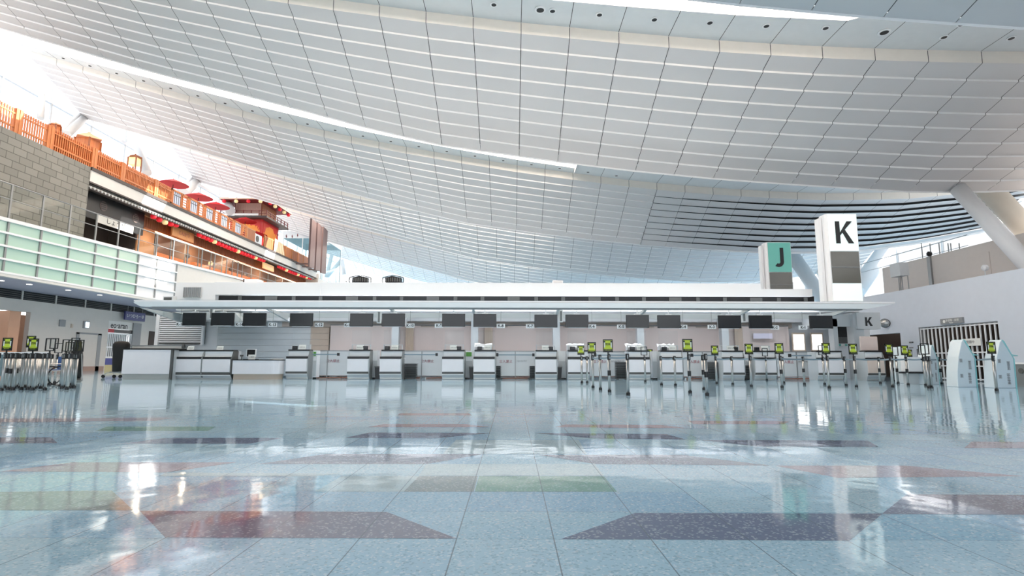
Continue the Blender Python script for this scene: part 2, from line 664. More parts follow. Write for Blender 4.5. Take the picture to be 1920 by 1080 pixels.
SLOTMAT = SLOTGLOW
for i in range(1, len(BANDS)):
    p, g = MB(), MB()
    yprev = BANDS[i - 1][1]
    for c in range(len(XCOL) - 1):
        xa, xb = XCOL[c], XCOL[c + 1]
        xm = (xa + xb) / 2
        za, zb = Zs(xa) + .5, Zs(xb) + .5
        full = slot_off(i, xm) > 50
        oa, ob = (min(slot_off(i, xa), 3), min(slot_off(i, xb), 3))
        na = yprev + .15 if full else Yst(i, xa) - oa
        nb = yprev + .15 if full else Yst(i, xb) - ob
        p.quad((xa, na, za), (xb, nb, zb), (xb, Yst(i, xb) + .05, zb), (xa, Yst(i, xa) + .05, za), 0)
        p.quad((xa - .012, na, za - .003), (xa + .012, na, za - .003), (xa + .012, Yst(i, xa), za - .003), (xa - .012, Yst(i, xa), za - .003), 1)
        if not full:
            sa, sb = na - 2.2, nb - 2.2
            # lit trough above the slot
            g.quad((xa, sa, za + .5), (xb, sb, zb + .5), (xb, nb + .35, zb + .5), (xa, na + .35, za + .5), 0)
            p.quad((xa, na, za), (xb, nb, zb), (xb, nb, zb + .12), (xa, na, za + .12), 0)
            if slot_off(i, xm + 2) > 50:      # closed end of the trough
                p.quad((xb, yprev, zb - .3), (xb, nb + .4, zb - .3), (xb, nb + .4, zb + .55), (xb, yprev, zb + .55), 0)
            hole = HOLES.get(i)
            if hole and hole[0] < xm < hole[1]:
                h0, h1 = hole[2:]
                if h0 > yprev + .3:
                    p.quad((xa, yprev + .2, za + .4), (xb, yprev + .2, zb + .4), (xb, h0, zb + .4), (xa, h0, za + .4), 0)
                p.quad((xa, h1, za + .4), (xb, h1, zb + .4), (xb, sb, zb + .4), (xa, sa, za + .4), 0)
            else:
                p.quad((xa, yprev + .2, za + .4), (xb, yprev + .2, zb + .4), (xb, sb, zb + .4), (xa, sa, za + .4), 0)
    struct(p.build('ceiling', [SOFFIT, DARKGAP]))
    o = g.build('ceiling', [SLOTMAT])
    struct(o)
# roof skin over the rear part of the first wave
b = MB()
for c in range(len(XCOL) - 1):
    xa, xb = XCOL[c], XCOL[c + 1]
    b.quad((xa, -30, Zs(xa) + .4), (xb, -30, Zs(xb) + .4), (xb, 5.6, Zs(xb) + .4), (xa, 5.6, Zs(xa) + .4), 0)
struct(b.build('ceiling', [SOFFIT]))

# glazed front of the hall behind the visitor
b = MB()
for x in np.arange(-36, 40, 4.0):
    b.box(x, x + .3, -30.2, -29.9, 0, 24)
for z in (0, 3.2, 7.5, 11.8):
    b.box(-37, 42, -30.2, -29.95, z, z + .5)
w3 = struct(b.build('window_3', [WHITE]))
struct(MB().box(-37, 42, -30.1, -30.08, 0, 24).build('pane', WINGLASS, w3))

# downlights in the two soffits
dl = MB()
dl.lathe([(.15, 0), (.15, -.025), (.105, -.03)], 16)
dlp = thing('downlight', 'small round recessed downlight in the pale soffit under the top light slot', 'downlight', group='downlights of the near soffit')
dl.build('trim_ring', WHITE, dlp)
MB().lathe([(.1, -.012), (.1, -.034)], 14).build('lamp_opening', BLACK, dlp)
NEAR = [(926, 8), (1036, 20), (1124, 27), (1227, 36), (1331, 42), (1437, 48), (1548, 52), (1588, 9), (1695, 27), (1770, 69), (1803, 45), (1896, 71)]
BIG = [(1013, 18), (1658, 60)]


def on_soffit(px, py):
    z = 13.5
    for _ in range(12):
        q = atZ(px, py, z)
        z = Zs(q.x) + .495
    return q


first = True
for k, (px, py) in enumerate(NEAR):
    q = on_soffit(px, py)
    o = dlp if first else copy_tree(dlp)
    first = False
    o.location = q
    o['label'] = 'round recessed downlight in the near ceiling soffit, %s from the left' % ORD[k]
for k, (px, py) in enumerate(BIG):
    o = copy_tree(dlp)
    o.name = 'ceiling_speaker'
    o.location = on_soffit(px, py)
    o.scale = (1.5, 1.5, 1)
    o['category'] = 'speaker'
    o['label'] = ['larger round ceiling speaker beside a small downlight, near the middle of the top soffit', 'larger round ceiling speaker in the near soffit, right of the light slot tip'][k]
    o['group'] = 'round ceiling speakers'
for k, c in enumerate(range(1, 22)):
    x = XCOL[c] + 1.0
    o = copy_tree(dlp)
    o.location = (x, 38 - .62, Zs(x) + .497)
    o['group'] = 'downlights of the second soffit'
    o['label'] = 'tiny downlight in the pinkish second soffit above the counters, %s from the left' % ORD[k]

# ------------------------------------------------------------------ left building (shops over two floors)
XG = -30.5
b = MB()                                                    # ground floor wall with its openings
b.box(XG - .3, XG, -29, 95, 3.76, 4.5, 0)                    # beige band
b.box(XG - .25, XG - .05, 10, 95, 4.5, 5.05, 1)             # dark louvre strip
for k in range(4):
    b.box(XG - .06, XG - .01, 10, 95, 4.56 + k * .12, 4.59 + k * .12, 2)
for y in np.arange(11, 60, 2.55):
    b.box(XG - .06, XG + .02, y, y + .1, 4.5, 5.05, 3)
yo = [atX(px, 640, XG).y for px in (0, 17, 46, 93, 134, 182, 198, 248, 263, 310)]
b.box(XG - .3, XG, -29, 30, 0, 3.76, 0)
b.box(XG - 2.5, XG - 2.3, 30, 40, 0, 3.76, 4)               # wall deep in the lit opening
b.box(XG - 2.4, XG - .15, yo[1], yo[2] - .3, 0, 3.76, 4)      # peach pier
b.box(XG - .3, XG, yo[2] + .2, yo[6] + .15, 0, 3.76, 0)
b.box(XG - .3, XG, yo[7], yo[8], 0, 3.76, 5)                # grey shutter pier
b.box(XG - .3, XG, yo[8], 95, 0, 3.76, 0)
struct(b.build('wall_left', [BEIGE, DARKGAP, DGREY, BEIGE, PEACH, GREY]))
b = MB()
b.box(XG, XG + .05, 36, yo[6], 0, .32, 0)
struct(b.build('baseboard_left', [mat('brown_stone_base', (150, 118, 102), .4)]))
b = MB()                                                    # soffit over the ground floor
b.box(XG - .3, -26, -29, 95, 5.05, 5.2, 0)
struct(b.build('trim_1', [LILACSOFFIT]))
# recessed lights in that soffit
for k, (px, py) in enumerate([(2, 526), (55, 533), (128, 544), (187, 553)]):
    q = atZ(px, py, 5.05)
    o = MB().lathe([(.14, .02), (.14, -.02)], 14).build('downlight', mat('lit_lens', (255, 250, 240), .3, emit=1.5), loc=q)
    tag(o, 'small round light in the lilac overhang on the left, %s from the photo edge' % ORD[k], 'downlight', 'lights under the left overhang')

# parapet with frosted mint glass
ypar = [atX(px, 540, -26).y for px in (0, 60, 122, 175, 217, 257, 291, 330, 400, 480)]
pnl = thing('frosted_glass_parapet', 'long parapet of frosted mint glass panes with white rails above the left overhang', 'parapet', (-26, 27, 5.2))


def partop(y):
    return 7.9 + (y - 27.2) * .7 / 28


edges = [-28.0, -17.5, -7.0, 3.5, 14.0, 18.0, 22.3] + [atX(px, 450, -26).y for px in (11, 75, 130, 180, 223, 262, 298, 335)]
pane = MB()
frame = MB()
for a, c in zip(edges[:-1], edges[1:]):
    op = 1 if a > edges[-4] + .1 else 0
    for k in range(4):
        z0 = lambda y: 5.2 + (partop(y) - 5.2) * k / 4
        z1 = lambda y: 5.2 + (partop(y) - 5.2) * (k + 1) / 4
        pane.hexa([(-26.04, a - 27, z0(a) - 5.2), (-26.0, a - 27, z0(a) - 5.2), (-26.0, c - 27, z0(c) - 5.2), (-26.04, c - 27, z0(c) - 5.2),
                   (-26.04, a - 27, z1(a) - 5.2), (-26.0, a - 27, z1(a) - 5.2), (-26.0, c - 27, z1(c) - 5.2), (-26.04, c - 27, z1(c) - 5.2)], op)
pane.v = [(x + 26, y, z) for x, y, z in pane.v]
pane.build('glass_pane', [MINT, WHITE], pnl)
for k in range(5):
    ya, yb = -28.0, (edges[-1] if k < 4 else 58)
    za, zb = 5.2 + (partop(ya) - 5.2) * k / 4, 5.2 + (partop(yb) - 5.2) * k / 4
    hw = .05 if k < 4 else .09
    frame.hexa([(0, ya - 27, za - 5.2 - hw), (.13, ya - 27, za - 5.2 - hw), (.13, yb - 27, zb - 5.2 - hw), (0, yb - 27, zb - 5.2 - hw),
                (0, ya - 27, za - 5.2 + hw), (.13, ya - 27, za - 5.2 + hw), (.13, yb - 27, zb - 5.2 + hw), (0, yb - 27, zb - 5.2 + hw)])
frame.build('rail', WHITE, pnl)
for y in edges:
    MB().box(0, .07, y - 27 - .05, y - 27 + .05, 0, partop(y) - 5.2).build('mullion', STEEL, pnl)
# plain white wall further along, walkway slab behind the parapet
b = MB()
b.hexa([(-26.3, edges[-1], 5.2), (-26, edges[-1], 5.2), (-26, 82, 5.2), (-26.3, 82, 5.2), (-26.3, edges[-1], partop(edges[-1])), (-26, edges[-1], partop(edges[-1])), (-26, 82, partop(60)), (-26.3, 82, partop(60))])
b.box(-36, -26.05, -29, 82, 5.2, 6.4)
b.box(-26.2, -25.9, 8, 82, 5.0, 5.22)
struct(b.build('wall_left', [OFFWHITE]))

# clear guard rail on the parapet
gr = thing('glass_guard_rail', 'clear glass balustrade with steel posts standing on the mint parapet', 'guard rail', (-26, 27, 7.8))
gp = [atX(px, 400, -26).y for px in (17, 79, 132, 183, 226, 265, 299, 331, 358, 385, 409, 432, 453)]
gt = lambda y: 9.8 + (y - 27) * .01
rl = MB()
rl.tube((0, -13, gt(14) - 7.8), (0, 33, gt(60) - 7.8), .035)
rl.tube((0, -13, gt(14) - 8.6), (0, 33, gt(60) - 8.6), .025)
rl.build('hand_rail', STEEL, gr)
for y in [19, 22.5] + gp:
    MB().box(-.03, .03, y - 27 - .05, y - 27 + .05, partop(y) - 7.8, gt(y) - 7.8).build('post', STEEL, gr)
MB().hexa([(-.012, -13, .1), (.0, -13, .1), (.0, 33, .7), (-.012, 33, .7), (-.012, -13, gt(14) - 7.85), (.0, -13, gt(14) - 7.85), (.0, 33, gt(60) - 7.85), (-.012, 33, gt(60) - 7.85)]).build('glass_sheet', CLEAR, gr)

# stone block wall on the gallery
b = MB()
b.box(-29.4, -28.5, -29, 35.75, 6.4, 13.7)
struct(b.build('wall_left', [BRICK]))
# upper deck: slab, fascia band, dark line
b = MB()
b.box(-36.5, -28.45, 35.75, 79, 12.72, 13.5, 0)
b.box(-36.5, -28.52, -29, 79, 13.45, 13.7, 0)
b.box(-36.5, -28.2, 79, 91, 6, 12.7, 0)
b.box(-28.5, -28.38, 35.75, 79, 13.5, 13.72, 1)
b.box(-28.6, -28.42, 35.75, 79, 12.62, 12.72, 1)
struct(b.build('wall_left', [OFFWHITE, DARKTRIM]))

# tiled eave under the fascia, one row of round tile ends
ev = thing('tiled_eave', 'long narrow grey tiled eave running below the white fascia of the shop floor', 'eave', (-28.5, 35.8, 12.44))
MB().hexa([(-1.2, 0, .05), (.0, 0, -.22), (.0, 42.5, -.12), (-1.2, 42.5, .15), (-1.2, 0, .12), (.0, 0, -.12), (.0, 42.5, -.02), (-1.2, 42.5, .2)]).build('roof_board', DARKTRIM, ev)
tl = MB()
for y in np.arange(.1, 42, .34):
    tl.tube((-.5, y, .1 + y * .0024), (.06, y, -.1 + y * .0024), .085, 8)
tl.build('tile_row', mat('pale_grey_tile', (214, 214, 212), .5), ev)

# shop fronts: dark shop, wooden fronts
b = MB()
b.box(-32.5, -32.3, 43.2, 80, 6.4, 12.7, 3)
b.box(-32.5, -32.3, 35.75, 43.2, 6.4, 12.7, 0)
b.box(-32.3, -30.1, 43.0, 43.2, 6.4, 12.5, 0)
b.box(-32.4, -29.75, 35.75, 80, 12.55, 12.72, 2)
b.box(-32.4, -29.6, 35.4, 35.75, 6.4, 12.7, 2)
b.box(-36.4, -36.2, -29, 36, 6.4, 13.5, 0)
b.box(-32.5, -28.5, 80, 80.3, 6.4, 13.5, 1)
struct(b.build('wall_left', [DBROWN, OFFWHITE, BLACK, mat('warm_brown_shop_wall', (150, 112, 84), .6)]))
ya, yb, yc_ = atX(263, 420, -30).y, atX(545, 510, -30).y, 79.5
sh = thing('restaurant_facade', 'wood panelled restaurant front with a glowing strip below, under the red lanterns', 'shop front', (-30, 43, 6.4))
for k, (y0, y1) in enumerate([(ya, 46.2), (46.25, 50.5), (50.55, 54.5), (54.55, 58.5), (58.55, 63.0), (63.05, 67.5), (67.55, 72), (72.05, 76.5), (76.55, 79.5)]):
    m = MB()
    m.box(-.2, 0, y0 - 43, y1 - 43, 5.15, 6.05)
    for y in np.arange(y0 + .1, y1 - .1, .28):
        m.box(0, .03, y - 43, y - 43 + .07, 5.2, 6.0)
    m.build('wood_panel', PANELWOOD, sh)
MB().box(-.05, .06, 45.2 - 43, 79.5 - 43, 5.02, 5.12).build('light_strip', WARMLED, sh)
MB().box(-.02, 0, 45.2 - 43, 79.5 - 43, 1.0, 5.0).build('glass_front', SHOPGLASS, sh)
fm = MB()
for y in np.arange(45.2, 79.6, 2.15):
    fm.box(-.04, .04, y - 43, y - 43 + .07, .8, 5.02)
fm.build('glazing_frame', STEEL, sh)
MB().box(-.06, -.0, ya - 43, 36.5, .7, 1.0).build('sill', PANELWOOD, sh)
sp = MB()
sp.box(-.25, .0, ya - 43 - .2, ya - 43 + 2.3, .8, 3.9)
sp.build('timber_pier', SIGNWOOD, sh)
# lit shelves and counters inside the shop
for k, (y0, y1, z0) in enumerate([(45.6, 51.5, 9.75), (52.2, 57.6, 9.9), (58.6, 63, 10.1), (64, 70, 10.2)]):
    o = MB().box(-31.6, -30.6, y0, y1, z0, z0 + .28).build('lit_shelf', mat('amber_lit_shelf', (236, 140, 84), .5, emit=.5))
    tag(o, 'glowing orange shelf inside the restaurant behind the glass, %s from the left' % ORD[k], 'shelf', 'lit restaurant shelves')
for k, (y0, z0, s) in enumerate([(46.0, 8.0, .9), (56.2, 8.3, .6), (60.5, 8.5, 1.2), (63.5, 8.7, 1.3), (66.8, 8.8, 1.4)]):
    o = MB().box(-31.6, -31.0, y0, y0 + s * 1.3, z0, z0 + s).build('lit_cabinet', SHOPGLOW)
    tag(o, 'glowing yellow display cabinet low inside the restaurant, %s from the left' % ORD[k], 'cabinet', 'lit restaurant cabinets')
for k, y in enumerate([46.8, 51.5, 55.5, 59.5, 63]):
    t = thing('pendant_lamp', 'round pendant lamp hanging inside the glass restaurant front, %s from the left' % ORD[k], 'lamp', (-30.9, y, 10.6), group='restaurant pendant lamps')
    MB().lathe([(.05, .3), (.18, .2), (.22, 0), (.15, -.15)], 12).build('shade', CREAMPAPER if k == 2 else GREY, t, smooth=True)
    MB().tube((0, 0, .3), (0, 0, 1.85), .012, 6).build('cord', BLACK, t)

for y, pw in ((47.5, 120), (54, 120), (61, 120), (69, 110), (76, 80)):
    d = bpy.data.lights.new('shop_lamp', 'POINT')
    d.energy, d.color, d.shadow_soft_size = pw, (1, .78, .55), .25
    o = bpy.data.objects.new('shop_lamp', d)
    COL.objects.link(o)
    o.location = (-31.2, y, 11.2)

# dark shop left of the wooden front: white cloth signs and round crests
t = thing('shop_sign_board', 'black shop frontage with three pale crests and a white brush-lettered banner', 'sign', (-29.4, 36.2, 11.2))
MB().box(-.1, 0, 0, 6.6, -.6, 1.3).build('board', BLACK, t)
bn = MB()
a0, a1 = atX(193, 398, -29.3), atX(247, 414, -29.3)
bn.box(.02, .06, 1.7, 5.4, -.75, -.15)
bn.build('white_banner', mat('banner_cloth', (226, 224, 220), .6), t)
text('しょうが', .5, LETTER, t, (.07, 3.5, -.45), (pi / 2, 0, pi / 2))
for y in (2.2, 5.6):
    MB().lathe([(.36, 0), (.36, .02)], 20, (.0, y, .55), axis='x').build('crest', mat('crest_grey', (88, 76, 72), .5), t)
    m = MB()
    for k in range(4):
        m.box(.02, .04, y - .24, y + .24, .32 + k * .14, .38 + k * .14)
    m.build('crest_bars', BLACK, t)
bs = thing('bamboo_screen', 'slatted orange screen standing by the dark shop left of the restaurant', 'screen', (-30.2, 40.2, 6.4))
for k in range(9):
    MB().box(0, .08, k * .3, k * .3 + .12, 0, 3.0 - .1 * k).build('slat', ORANGEWOOD, bs)
# hanging signboards
for k, (y0, y1, z0, z1, lab, m_, wr) in enumerate([
        (46.15, 49.3, 11.42, 12.3, 'large tilted pale wooden signboard with red brush lettering between lantern strings', SIGNWOOD, 'とんかつ'),
        (63.6, 66.4, 11.55, 12.25, 'small bright wooden signboard with white lettering further along the lantern string', mat('lit_board', (250, 206, 150), .5, emit=.35), 'つるとん')]):
    t = thing('signboard', lab, 'sign', (-29.25, y0, z0), group='restaurant signboards')
    d = y1 - y0
    hz = z1 - z0
    MB().hexa([(-.12, .1, 0), (.12, -.1, 0), (.12, d, -.02), (-.12, d, 0), (-.2, .2, hz), (.0, .1, hz), (.0, d + .1, hz), (-.2, d + .1, hz)]).build('board', m_, t)
    text(wr, .42, REDL if k == 0 else PAPER, t, (.1, d * .52, hz * .5), (pi / 2 - .12, 0, pi / 2))

# paper lanterns
lp = thing('paper_lantern', '', 'lantern', (-29, 43, 12), group='paper lanterns under the eave')
MB().lathe([(.07, -.2), (.16, -.17), (.215, -.07), (.22, .0), (.215, .07), (.16, .17), (.07, .2)], 12).build('paper_shade', REDPAPER, lp, smooth=True)
MB().tube((0, 0, .2), (0, 0, .34), .03, 6).build('top_ring', BLACK, lp)
lc = copy_tree(lp)
[c for c in lc.children if c.name.startswith('paper_shade')][0].data = [c for c in lc.children if c.name.startswith('paper_shade')][0].data.copy()
[c for c in lc.children if c.name.startswith('paper_shade')][0].data.materials[0] = CREAMPAPER
used = {0: False, 1: False}


def lantern(x, y, z, lab, grp, cream=0, s=1.0):
    src = lc if cream else lp
    o = src if not used[cream] else copy_tree(src)
    used[cream] = True
    o.location = (x, y, z)
    o.scale = (s, s, s)
    o['label'] = lab
    o['group'] = grp
    return o


def string(yy, z0, z1, creams, where, grp):
    n = {0: 0, 1: 0}
    for k, y in enumerate(yy):
        c = 1 if k in creams else 0
        f = k / max(1, len(yy) - 1)
        lantern(-28.75, y, z0 * (1 - f) + z1 * f - .12 * sin(pi * f), '%s paper lantern, %s lantern of the string %s' % ('cream' if c else 'red', ORD[k], where), grp, c)


string(np.linspace(42.9, 45.9, 5), 12.2, 12.25, {2}, 'left of the large signboard', 'lanterns left of the signboard')
string([49.4 + (62.6 - 49.4) * k / 20 for k in range(21)], 12.2, 12.25, {4, 11, 17}, 'between the two wooden signboards', 'lanterns between the signboards')
string(np.linspace(66.8, 77.5, 15), 12.25, 12.4, {3, 8, 12}, 'right of the small signboard', 'lanterns right of the small signboard')

# ---- picket fence on the upper deck
ZF = 13.7
posts_px = [(0, 0)]
bays = [(12.0, 16.5), (16.5, 21), (21, 25.5), (25.5, 30.1), (30.1, 32.3), (32.3, 35.9), (35.9, 38.7), (38.7, 42.5), (42.5, 44.6)]
FENCE = 'picket bay of the orange wooden fence on the upper deck'
for k, (y0, y1) in enumerate(bays):
    t = thing('picket_fence', 'orange picket fence bay on the upper deck, %s bay counted from the red parasols leftwards' % ORD[len(bays) - 1 - k], 'fence', (-28.6, y0, ZF), group='picket fence bays')
    d = y1 - y0
    m = MB()
    step = .165
    n = int(d / step)
    for i in range(n):
        y = (i + .5) * d / n
        m.box(-.03, .03, y - .035, y + .035, .02, 1.42)
    m.build('pickets', ORANGEWOOD, t)
    m = MB()
    m.box(-.04, .04, 0, d, .28, .38)
    m.box(-.04, .04, 0, d, 1.08, 1.16)
    m.build('rail', ORANGEWOOD, t)
    MB().box(-.09, .09, -.1, .1, 0, 1.46).build('post', ORANGEWOOD, t)
    MB().box(-.09, .09, .14, .34, 0, 1.46).build('post', ORANGEWOOD, t)
    if k >= 5:
        MB().box(-.08, -.055, .3, d, .02, 1.3).build('backing_board', ORANGEWOOD, t)
# lattice fence with window openings
y0 = 44.6
for k in range(5):
    d = 2.45 + k * .1
    t = thing('lattice_fence', 'fence bay with two white lattice windows in orange frame, %s from the left' % ORD[k], 'fence', (-28.6, y0, ZF), group='lattice window fence bays')
    f = MB()
    for y in (0, d * .08, d * .55, d * .64, d * .93):
        f.box(-.06, .06, y, y + .1, 0, 1.4)
    f.box(-.06, .06, 0, d, 0, .22)
    f.box(-.06, .06, 0, d, 1.25, 1.4)
    for q in range(5):
        f.box(-.05, .05, d * .64, d, .22 + q * .22, .28 + q * .22)
    f.build('frame', ORANGEWOOD, t)
    p = MB()
    p.box(-.02, .0, d * .1, d * .55, .2, 1.27)
    p.build('window_panel', mat('bluewhite_panel', (206, 214, 232), .4), t)
    g = MB()
    for q in range(1, 4):
        y = d * .1 + q * d * .112
        g.box(0, .02, y, y + .03, .22, 1.25)
    g.box(0, .02, d * .1, d * .55, .95, .99)
    g.build('lattice_bars', BLACK, t)
    y0 += d
# solid board fence further on
yy = [y0, 59.8, 62.1, 64.0, 66.0, 68.0, 70.0, 72.0, 74.0, 76.0]
for k, (a, c) in enumerate(zip(yy[:-1], yy[1:])):
    if k == 1:
        continue
    t = thing('board_fence', 'solid brown board fence bay with pale posts, %s from the left' % ORD[k if k < 1 else k - 1], 'fence', (-28.6, a, ZF), group='solid board fence bays')
    MB().box(-.03, .03, 0, c - a, .03, 1.3).build('board_panel', wood('fence_board', (164, 96, 54), (182, 110, 66)), t)
    m = MB()
    m.box(-.06, .07, 0, .1, 0, 1.45)
    m.box(-.05, .05, 0, c - a, 1.28, 1.38)
    m.build('post', SIGNWOOD, t)
t = thing('air_conditioner', 'white outdoor unit in the gap of the wooden fence below the red tower', 'air conditioner', (-28.6, 59.95, ZF))
MB().box(-.5, .0, 0, 1.6, .05, 1.15).build('casing', WHITE, t, bevel=.03)
MB().lathe([(.36, 0), (.36, .03)], 20, (.0, .45, .6), axis='x').build('fan_grille', DGREY, t)
t = thing('reed_blind', 'pale sunlit reed blind leaning on the board fence below the tower', 'blind', (-28.48, 64.4, ZF - .1))
MB().hexa([(.0, 0, 0), (.04, 0, 0), (.04, 3.2, 0), (.0, 3.2, 0), (.0, .2, 1.7), (.04, .2, 1.7), (.04, 2.5, 1.5), (.0, 2.5, 1.5)]).build('reed_sheet', mat('pale_reed', (246, 226, 190), .6), t)
m = MB()
for k in range(6):
    m.box(.04, .055, .25 + k * .45, .3 + k * .45, 0, 1.5)
m.build('binding', SIGNWOOD, t)

# parasols on the deck
for k, (px, py, r, zc, lab) in enumerate([
        (325, 342, 1.25, 16.85, 'dark red paper parasol on the upper deck, first from the left'),
        (372, 367, 1.3, 16.85, 'dark red paper parasol on the upper deck, second from the left'),
        (405, 384, 1.3, 16.8, 'dark red paper parasol third from the left, left of the red tower'),
        (460, 412, 1.2, 16.0, 'bright red parasol in front of the gold and red tower wall'),
        (476, 437, 1.5, 15.6, 'sunlit pale red parasol standing right behind the board fence')]):
    c = atX(px, py, -30.4)
    t = thing('parasol', lab, 'parasol', (-30.4, c.y, ZF), group='red parasols on the upper deck')
    h = c.z - ZF
    MB().lathe([(r, -.22), (r * .97, -.2), (r * .5, .08), (.06, .3), (.02, .36)], 20, (0, 0, h)).build('canopy', REDCLOTH, t, smooth=True)
    MB().tube((0, 0, 0), (0, 0, h + .34), .03, 8).build('pole', BLACK, t)
    m = MB()
    for q in range(10):
        a = 2 * pi * q / 10
        m.tube((0, 0, h - .2), (r * .9 * cos(a), r * .9 * sin(a), h - .2), .012, 5)
    m.build('ribs', PANELWOOD, t)
# little roofed lantern huts
for k, (px, py, X, s, lab) in enumerate([(253, 299, -30.2, .8, 'small roofed lantern standing above the sunlit picket fence'),
                                         (165, 265, -30.2, 1.35, 'low hut roof showing above the picket fence on the left'),
                                         (104, 238, -29.8, .5, 'tiny roof peak just above the fence near the stone wall')]):
    c = atX(px, py, X)
    t = thing('roofed_lantern', lab, 'lantern', (X, c.y, ZF), group='roofed lantern huts on the deck')
    h = c.z - ZF
    MB().lathe([(.75 * s, -.02), (.72 * s, .04), (.1 * s, .34 * s), (.06 * s, .42 * s)], 4, (0, 0, h + .12)).build('roof', ROOFTILE if k else PANELWOOD, t)
    MB().box(-.38 * s, .38 * s, -.38 * s, .38 * s, max(.2, h - .5), h + .12).build('light_box', CREAMPAPER if k == 0 else ORANGEWOOD, t)
    m = MB()
    for sx in (-1, 1):
        for sy in (-1, 1):
            m.box(sx * .4 * s - .04, sx * .4 * s + .04, sy * .4 * s - .04, sy * .4 * s + .04, 0, h + .12)
    m.build('frame', PANELWOOD, t)

# ---- red and gold tower
TW = thing('festival_tower', 'red lacquered two storey wooden tower with gold foliage and wide hip roof', 'tower', (-32.2, 65, ZF))
x0, x1, yb0, yb1 = -1.9, 2.0, -.2, 4.4
MB().box(x0, x1, yb0, yb1, 0, 4.0).build('lower_storey', mat('red_lacquer', (196, 26, 20), .35), TW)
for nm, o_, sc in (('front_gold_panel', MB().box(-1.75, 1.75, -.03, 0, -1.6, 1.6).build('front_gold_panel', GOLDRED, TW, (0, yb0 - .0, 2.1)), 1),
                   ('side_gold_panel', MB().box(0, .03, -2.0, 2.0, -1.6, 1.6).build('side_gold_panel', GOLDRED, TW, (x1, 2.1, 2.1)), 1)):
    pass
MB().box(x0 - .9, x1 + .9, yb0 - .9, yb1 + .9, 4.0, 4.22).build('balcony_floor', DARKTRIM, TW)
m = MB()
for z in (4.5, 4.8):
    m.box(x0 - .85, x1 + .85, yb0 - .88, yb0 - .82, z, z + .06)
    m.box(x1 + .8, x1 + .86, yb0 - .85, yb1 + .85, z, z + .06)
    m.box(x0 - .86, x0 - .8, yb0 - .85, yb1 + .85, z, z + .06)
for q in range(7):
    f = q / 6
    m.box(x0 - .85 + f * (x1 - x0 + 1.65), x0 - .8 + f * (x1 - x0 + 1.65) + .03, yb0 - .89, yb0 - .8, 4.2, 4.9)
    m.box(x1 + .78, x1 + .87, yb0 - .85 + f * (yb1 - yb0 + 1.6), yb0 - .78 + f * (yb1 - yb0 + 1.6), 4.2, 4.9)
m.build('balcony_rail', mat('dark_red_rail', (120, 40, 40), .5), TW)
MB().box(x0 - .4, x1 - .1, yb0 - .92, yb0 - .86, 4.25, 4.5).build('white_sill', PAPER, TW)
MB().box(x0 + .3, x1 - .25, yb0 + .3, yb1 - .3, 4.22, 6.15).build('upper_storey', PANELWOOD, TW)
m = MB()
for q in range(24):
    x = x0 + .45 + q * (x1 - x0 - .9) / 23
    m.box(x - .05, x + .05, yb0 + .24, yb0 + .3, 4.3, 6.08)
m.build('front_lattice', mat('pale_lattice', (226, 190, 176), .5), TW)
rf = MB()
X0, X1, Y0, Y1, zr = x0 - .75, x1 + 1.2, yb0 - 1.4, yb1 + 1.1, 6.1
cx, cy = (X0 + X1) / 2, (Y0 + Y1) / 2
rf.add([(X0, Y0, zr), (X1, Y0, zr), (X1, Y1, zr), (X0, Y1, zr), (X0, Y0, zr + .2), (X1, Y0, zr + .2), (X1, Y1, zr + .2), (X0, Y1, zr + .2)],
       [(3, 2, 1, 0)], 1)
rf.add([(X0, Y0, zr), (X1, Y0, zr), (X1, Y1, zr), (X0, Y1, zr), (X0, Y0, zr + .2), (X1, Y0, zr + .2), (X1, Y1, zr + .2), (X0, Y1, zr + .2)],
       [(0, 1, 5, 4), (1, 2, 6, 5), (2, 3, 7, 6), (3, 0, 4, 7)], 0)
rf.add([(X0, Y0, zr + .2), (X1, Y0, zr + .2), (X1, Y1, zr + .2), (X0, Y1, zr + .2), (cx - .5, cy, zr + .75), (cx + .5, cy, zr + .75)], [(0, 1, 5, 4), (1, 2, 5), (2, 3, 4, 5), (3, 0, 4)], 0)
roof = rf.build('roof', [mat('pale_copper_roof', (240, 214, 192), .5), mat('dark_red_eave', (134, 30, 28), .6)], TW)
MB().box(cx - .5, cx + .5, cy - .12, cy + .12, zr + .7, zr + .95).build('ridge', ROOFTILE, roof)
for k in range(5):
    lantern(-32.2 + X0 + .5 + k * 1.45, 65 + Y0 + .15, ZF + 5.88, '%s lantern under the front eave of the tower, %s from the left' % ('cream' if k % 2 else 'red', ORD[k]), 'lanterns on the tower front eave', k % 2, 1.0)
for k in range(5):
    lantern(-32.2 + X1 - .15, 65 + Y0 + .9 + k * 1.35, ZF + 5.85, '%s lantern under the right eave of the tower, %s from the front corner' % ('cream' if k % 2 else 'red', ORD[k]), 'lanterns on the tower side eave', k % 2, 1.0)
# diamond pennants to the right of the tower
for k, (px, py) in enumerate([(521, 440), (537, 443), (548, 443.5), (558, 441)]):
    c = atX(px, py, -29.6)
    o = MB().add([(0, 0, .3), (0, .24, 0), (0, 0, -.3), (0, -.24, 0), (.06, 0, 0), (-.06, 0, 0)],
                 [(0, 1, 4), (1, 2, 4), (2, 3, 4), (3, 0, 4), (1, 0, 5), (2, 1, 5), (3, 2, 5), (0, 3, 5)]).build('diamond_pennant', mat('maroon_pennant', (96, 34, 48), .5), loc=c)
    tag(o, 'small maroon diamond ornament strung right of the tower, %s from the left' % ORD[k], 'ornament', 'diamond ornaments by the tower')

